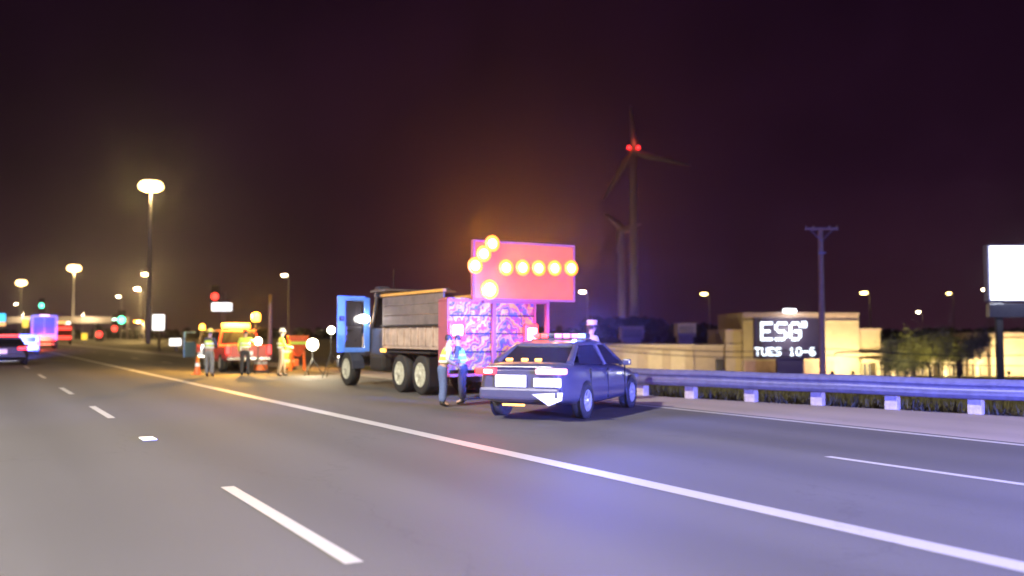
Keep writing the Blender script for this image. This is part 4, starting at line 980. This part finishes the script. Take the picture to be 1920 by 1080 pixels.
def ledtext(txt, x0, x1, y0, y1, wide):
    cw = (x1 - x0) / len(txt)
    for i, ch in enumerate(txt):
        if not GL[ch]: continue
        mb = MB(); ox = ls.location.x
        for r, row in enumerate(GL[ch].split()):
            for c, v in enumerate(row):
                if v == '1':
                    px0 = x0 + i * cw + c * cw * .84 / 5; py0 = y0 + r * (y1 - y0) / 7
                    a, b = P(px0, py0 + (y1 - y0) / 7 * wide, SY), P(px0 + cw * .84 / 5 * wide, py0, SY)
                    mb.box(((a.x + b.x) / 2 - ox, -.03, (a.z + b.z) / 2 + 2.75), (b.x - a.x, .05, b.z - a.z))
        mb.build('led_letter', M['led'], cabn)
ledtext('ESG', 1426, 1507, 604, 639, .86)
ledtext('*', 1503, 1530, 603, 641, 1.0)
ledtext('TUES 10-6', 1415, 1531, 652, 667, .85)
lamp('led_glow', 'POINT', 250, (.8, .92, 1.0), (0, -1.5, 4.6), ls, .4)

# ------------------------------------------------------------------ big lit sign, utility pole, cables
BSY = 62.0
bs = thing('pole_sign', 'tall blank white lit sign box on posts at the right edge', 'sign', (P(1912, 500, BSY).x, BSY, -2.7))
def b2(x0, x1, y0, y1, name, m, y, d, bev=.0, parent=None):
    a, b = P(x0, y1, BSY), P(x1, y0, BSY); ox = bs.location.x
    return MB().box(((a.x + b.x) / 2 - ox, y + d / 2, (a.z + b.z) / 2 + 2.7), (b.x - a.x, d, b.z - a.z), bev=bev).build(name, m, parent or bs)
b2(1854, 1984, 459, 565, 'cabinet', mat('sign_cabinet_grey', (.16, .16, .24), .5, var=.1), .03, .6, .06)
b2(1858, 1980, 462, 562, 'sign_face', M['signwhite'], -.03, .06, .025)
b2(1858, 1980, 569, 595, 'lower_panel', M['darkpaint'], .1, .5, .03)
for x in (1880, 1958): b2(x - 4, x + 4, 566, 733, 'post', M['chassis'], .25, .3, .03)
lamp('sign_glow', 'POINT', 1200, (.80, .84, 1.0), (0, -2.5, P(1912, 512, BSY).z + 2.7), bs, .6)
UY = 58.0; up = P(1538, 430, UY)
ut = thing('utility_pole', 'wooden utility pole with a single crossarm in front of the tan building', 'utility pole', (up.x, UY, ground_z(*(lambda v: (v.dot(RR), v.dot(RD)))(Vector((up.x, UY, 0))))))
uz = up.z - ut.location.z
MB().tube([(0, 0, 0), (0, 0, uz + .1)], [.21, .15], 10).build('pole', M['wood'], ut)
MB().box((.0, -.22, uz), (2.08, .12, .16), bev=.02).build('crossarm', M['wood'], ut)
for x in (-.95, -.5, .5, .95): MB().lathe([(.03, .06), (.06, .10), (.05, .2), (.001, .24)], (x, -.22, uz), 'Z', 8).build('insulator', M['post'], ut)
for sx in (-1, 1): MB().tube([(sx * .7, -.2, uz - .05), (0, -.2, uz - .75)], .03, 5).build('brace', M['steel'], ut)
MB().lathe([(.20, 0), (.20, .55), (.001, .6)], (.02, -.42, uz - 1.55), 'Z', 10).build('transformer', M['steel'], ut) if False else None
MB().box((0, -.26, uz - 1.5), (.5, .1, .12), bev=.02).build('bracket', M['steel'], ut)
for (y0, y1, y2, nm) in ((652, 660, 668, 'upper thin cable crossing in front of the tan building'), (661, 672, 690, 'lower thin cable crossing in front of the tan building')):
    pts = []
    for k in range(25):
        f = k / 24; x = 1120 + f * 900
        yy = (y0 + (y1 - y0) * f * 2 if f < .5 else y1 + (y2 - y1) * (f - .5) * 2) + 9 * math.sin(math.pi * ((f * 2) % 1))
        pts.append(P(x, yy - 6, UY))
    o = MB().tube(pts, .025, 5).build('overhead_cable', M['cable']); tag(o, nm, 'cable')

# ------------------------------------------------------------------ trees before the building, far woods
def tree(label, base, h, w, seed, n, leafm, crown0=.35, group='trees before the tan building'):
    r = random.Random(seed); o = thing('tree', label, 'tree', base, r.random() * 6, group)
    tr = MB(); tips = []
    tr.tube([(0, 0, 0), (.05, .02, h * .2), (-.05, .04, h * .45)], [.16, .13, .10], 7)
    for k in range(9):
        a = r.random() * 6.28; b0 = Vector((0, 0, h * r.uniform(.2, .5)))
        m_ = b0 + Vector((math.cos(a), math.sin(a), 1.0)) * w * .16; t_ = b0 + Vector((math.cos(a) * w * r.uniform(.25, .42), math.sin(a) * w * r.uniform(.25, .42), h * r.uniform(.12, .46)))
        tr.tube([b0, m_, t_], [.07, .045, .015], 5); tips.append(t_); tips.append(m_.lerp(t_, .6))
    tr.build('trunk', M['bark'], o)
    cr = MB()
    for k in range(n):
        c = r.choice(tips); q = c + Vector((r.gauss(0, w * .09), r.gauss(0, w * .09), r.gauss(0, h * .10)))
        s = r.uniform(.07, .17); d = Vector((r.gauss(0, 1), r.gauss(0, 1), r.gauss(0, .7))).normalized(); e = d.cross(Vector((r.random(), r.random(), r.random()))).normalized()
        cr.add([q, q + d * s + e * s * .35, q + d * s * 2.2, q + d * s - e * s * .35], [(0, 1, 2, 3)])
    c_ = cr.build('crown', leafm, o); stuff(c_)
    return o
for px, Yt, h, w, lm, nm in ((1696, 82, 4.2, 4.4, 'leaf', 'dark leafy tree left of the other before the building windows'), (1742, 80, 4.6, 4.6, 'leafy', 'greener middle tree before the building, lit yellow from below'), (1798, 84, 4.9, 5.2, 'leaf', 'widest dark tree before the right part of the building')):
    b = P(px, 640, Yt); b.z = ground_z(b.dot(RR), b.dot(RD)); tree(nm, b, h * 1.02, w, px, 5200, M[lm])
wd = MB(); r = random.Random(3)
def woods(px0, px1, Y, top, n):
    for k in range(n):
        px = r.uniform(px0, px1); yy = Y + r.uniform(-25, 25)
        p = P(px, top + r.uniform(-2, 10), yy); zt = max(p.z, 1.0); wb = r.uniform(2.5, 6)
        for j in range(7):
            c = Vector((p.x + r.gauss(0, wb * .45), yy + r.gauss(0, wb * .3), zt * r.uniform(.1, .92) - 1.5))
            bm = bmesh.new(); bmesh.ops.create_icosphere(bm, subdivisions=2, radius=1)
            s = r.uniform(.8, 2.0)
            for v in bm.verts: v.co *= s * r.uniform(.75, 1.3)
            bmesh.ops.translate(bm, vec=c, verts=bm.verts); wd.frombm(bm)
woods(120, 1250, 420, 612, 150); woods(1050, 2050, 300, 612, 120); woods(-100, 140, 520, 612, 50)
woods(1110, 1240, 240, 586, 40); woods(1240, 1340, 240, 605, 20)
stuff(wd.build('distant_woods', M['woods']))
tu = MB(); r = random.Random(5)            # grass tufts on the bank behind the guardrail and the verge
for k in range(26000):
    s = r.uniform(-2, 46); off = r.uniform(.55, 16) if r.random() < .7 else r.uniform(.55, 3)
    tb = 15.0
    for (t1, s1), (t2, s2) in zip(RAIL[:-1], RAIL[1:]):
        if min(s1, s2) <= s <= max(s1, s2): tb = t1 + (t2 - t1) * (s - s1) / (s2 - s1)
    if s < 3: tb = 19.8
    t = tb + off
    p = RW(t, s, ground_z(t, s) - .03); h = r.uniform(.12, .42); a = r.random() * 6.28; w = r.uniform(.012, .03)
    dx, dy = math.cos(a) * w, math.sin(a) * w; lx, ly = r.gauss(0, .1), r.gauss(0, .1)
    tu.add([p + Vector((-dx, -dy, 0)), p + Vector((dx, dy, 0)), p + Vector((lx, ly, h))], [(0, 1, 2)])
stuff(tu.build('roadside_grass', mat('grass_blades', (.06, .055, .018), .9, var=.5, scale=2)))

# ------------------------------------------------------------------ lamps of the car that carries the camera
own = thing('car', 'front of the car that carries the camera, below the picture', 'car', RW(-.2, -1.2), ROADROT)
h = .95
MB().loft(body_rings([(-.2, h, .35, .92, .04), (.8, h * .98, .35, .90, .05), (1.5, h * .93, .38, .82, .04), (1.75, h * .8, .42, .70, .02)])).build('bonnet', M['darkpaint'], own)
for sx in (-1, 1):
    MB().box((sx * .70, 1.72, .66), (.36, .12, .14), bev=.03).build('headlight', M['headlamp'], own)
    lamp('headlight_beam', 'SPOT', 3000, (1.0, .92, .82), (sx * .70, 1.85, .66), own, .06, aim((.14, 1, -.035)), rad(88), 1.0)
    wheel(own, sx * .84, .6, .34, .22, sx, M['rim'])

# ------------------------------------------------------------------ night haze
hz = MB().box((0, 420, 64), (2600, 2600, 136)).build('haze', None)
stuff(hz)
hm = bpy.data.materials.new('haze'); hm.use_nodes = True; t = hm.node_tree; t.nodes.clear()
oo = t.nodes.new('ShaderNodeOutputMaterial'); pv_ = t.nodes.new('ShaderNodeVolumePrincipled')
pv_.inputs['Color'].default_value = (.9, .9, .92, 1); pv_.inputs['Density'].default_value = .00012; pv_.inputs['Anisotropy'].default_value = .90
t.links.new(pv_.outputs[0], oo.inputs['Volume'])
hz.data.materials.clear(); hz.data.materials.append(hm)
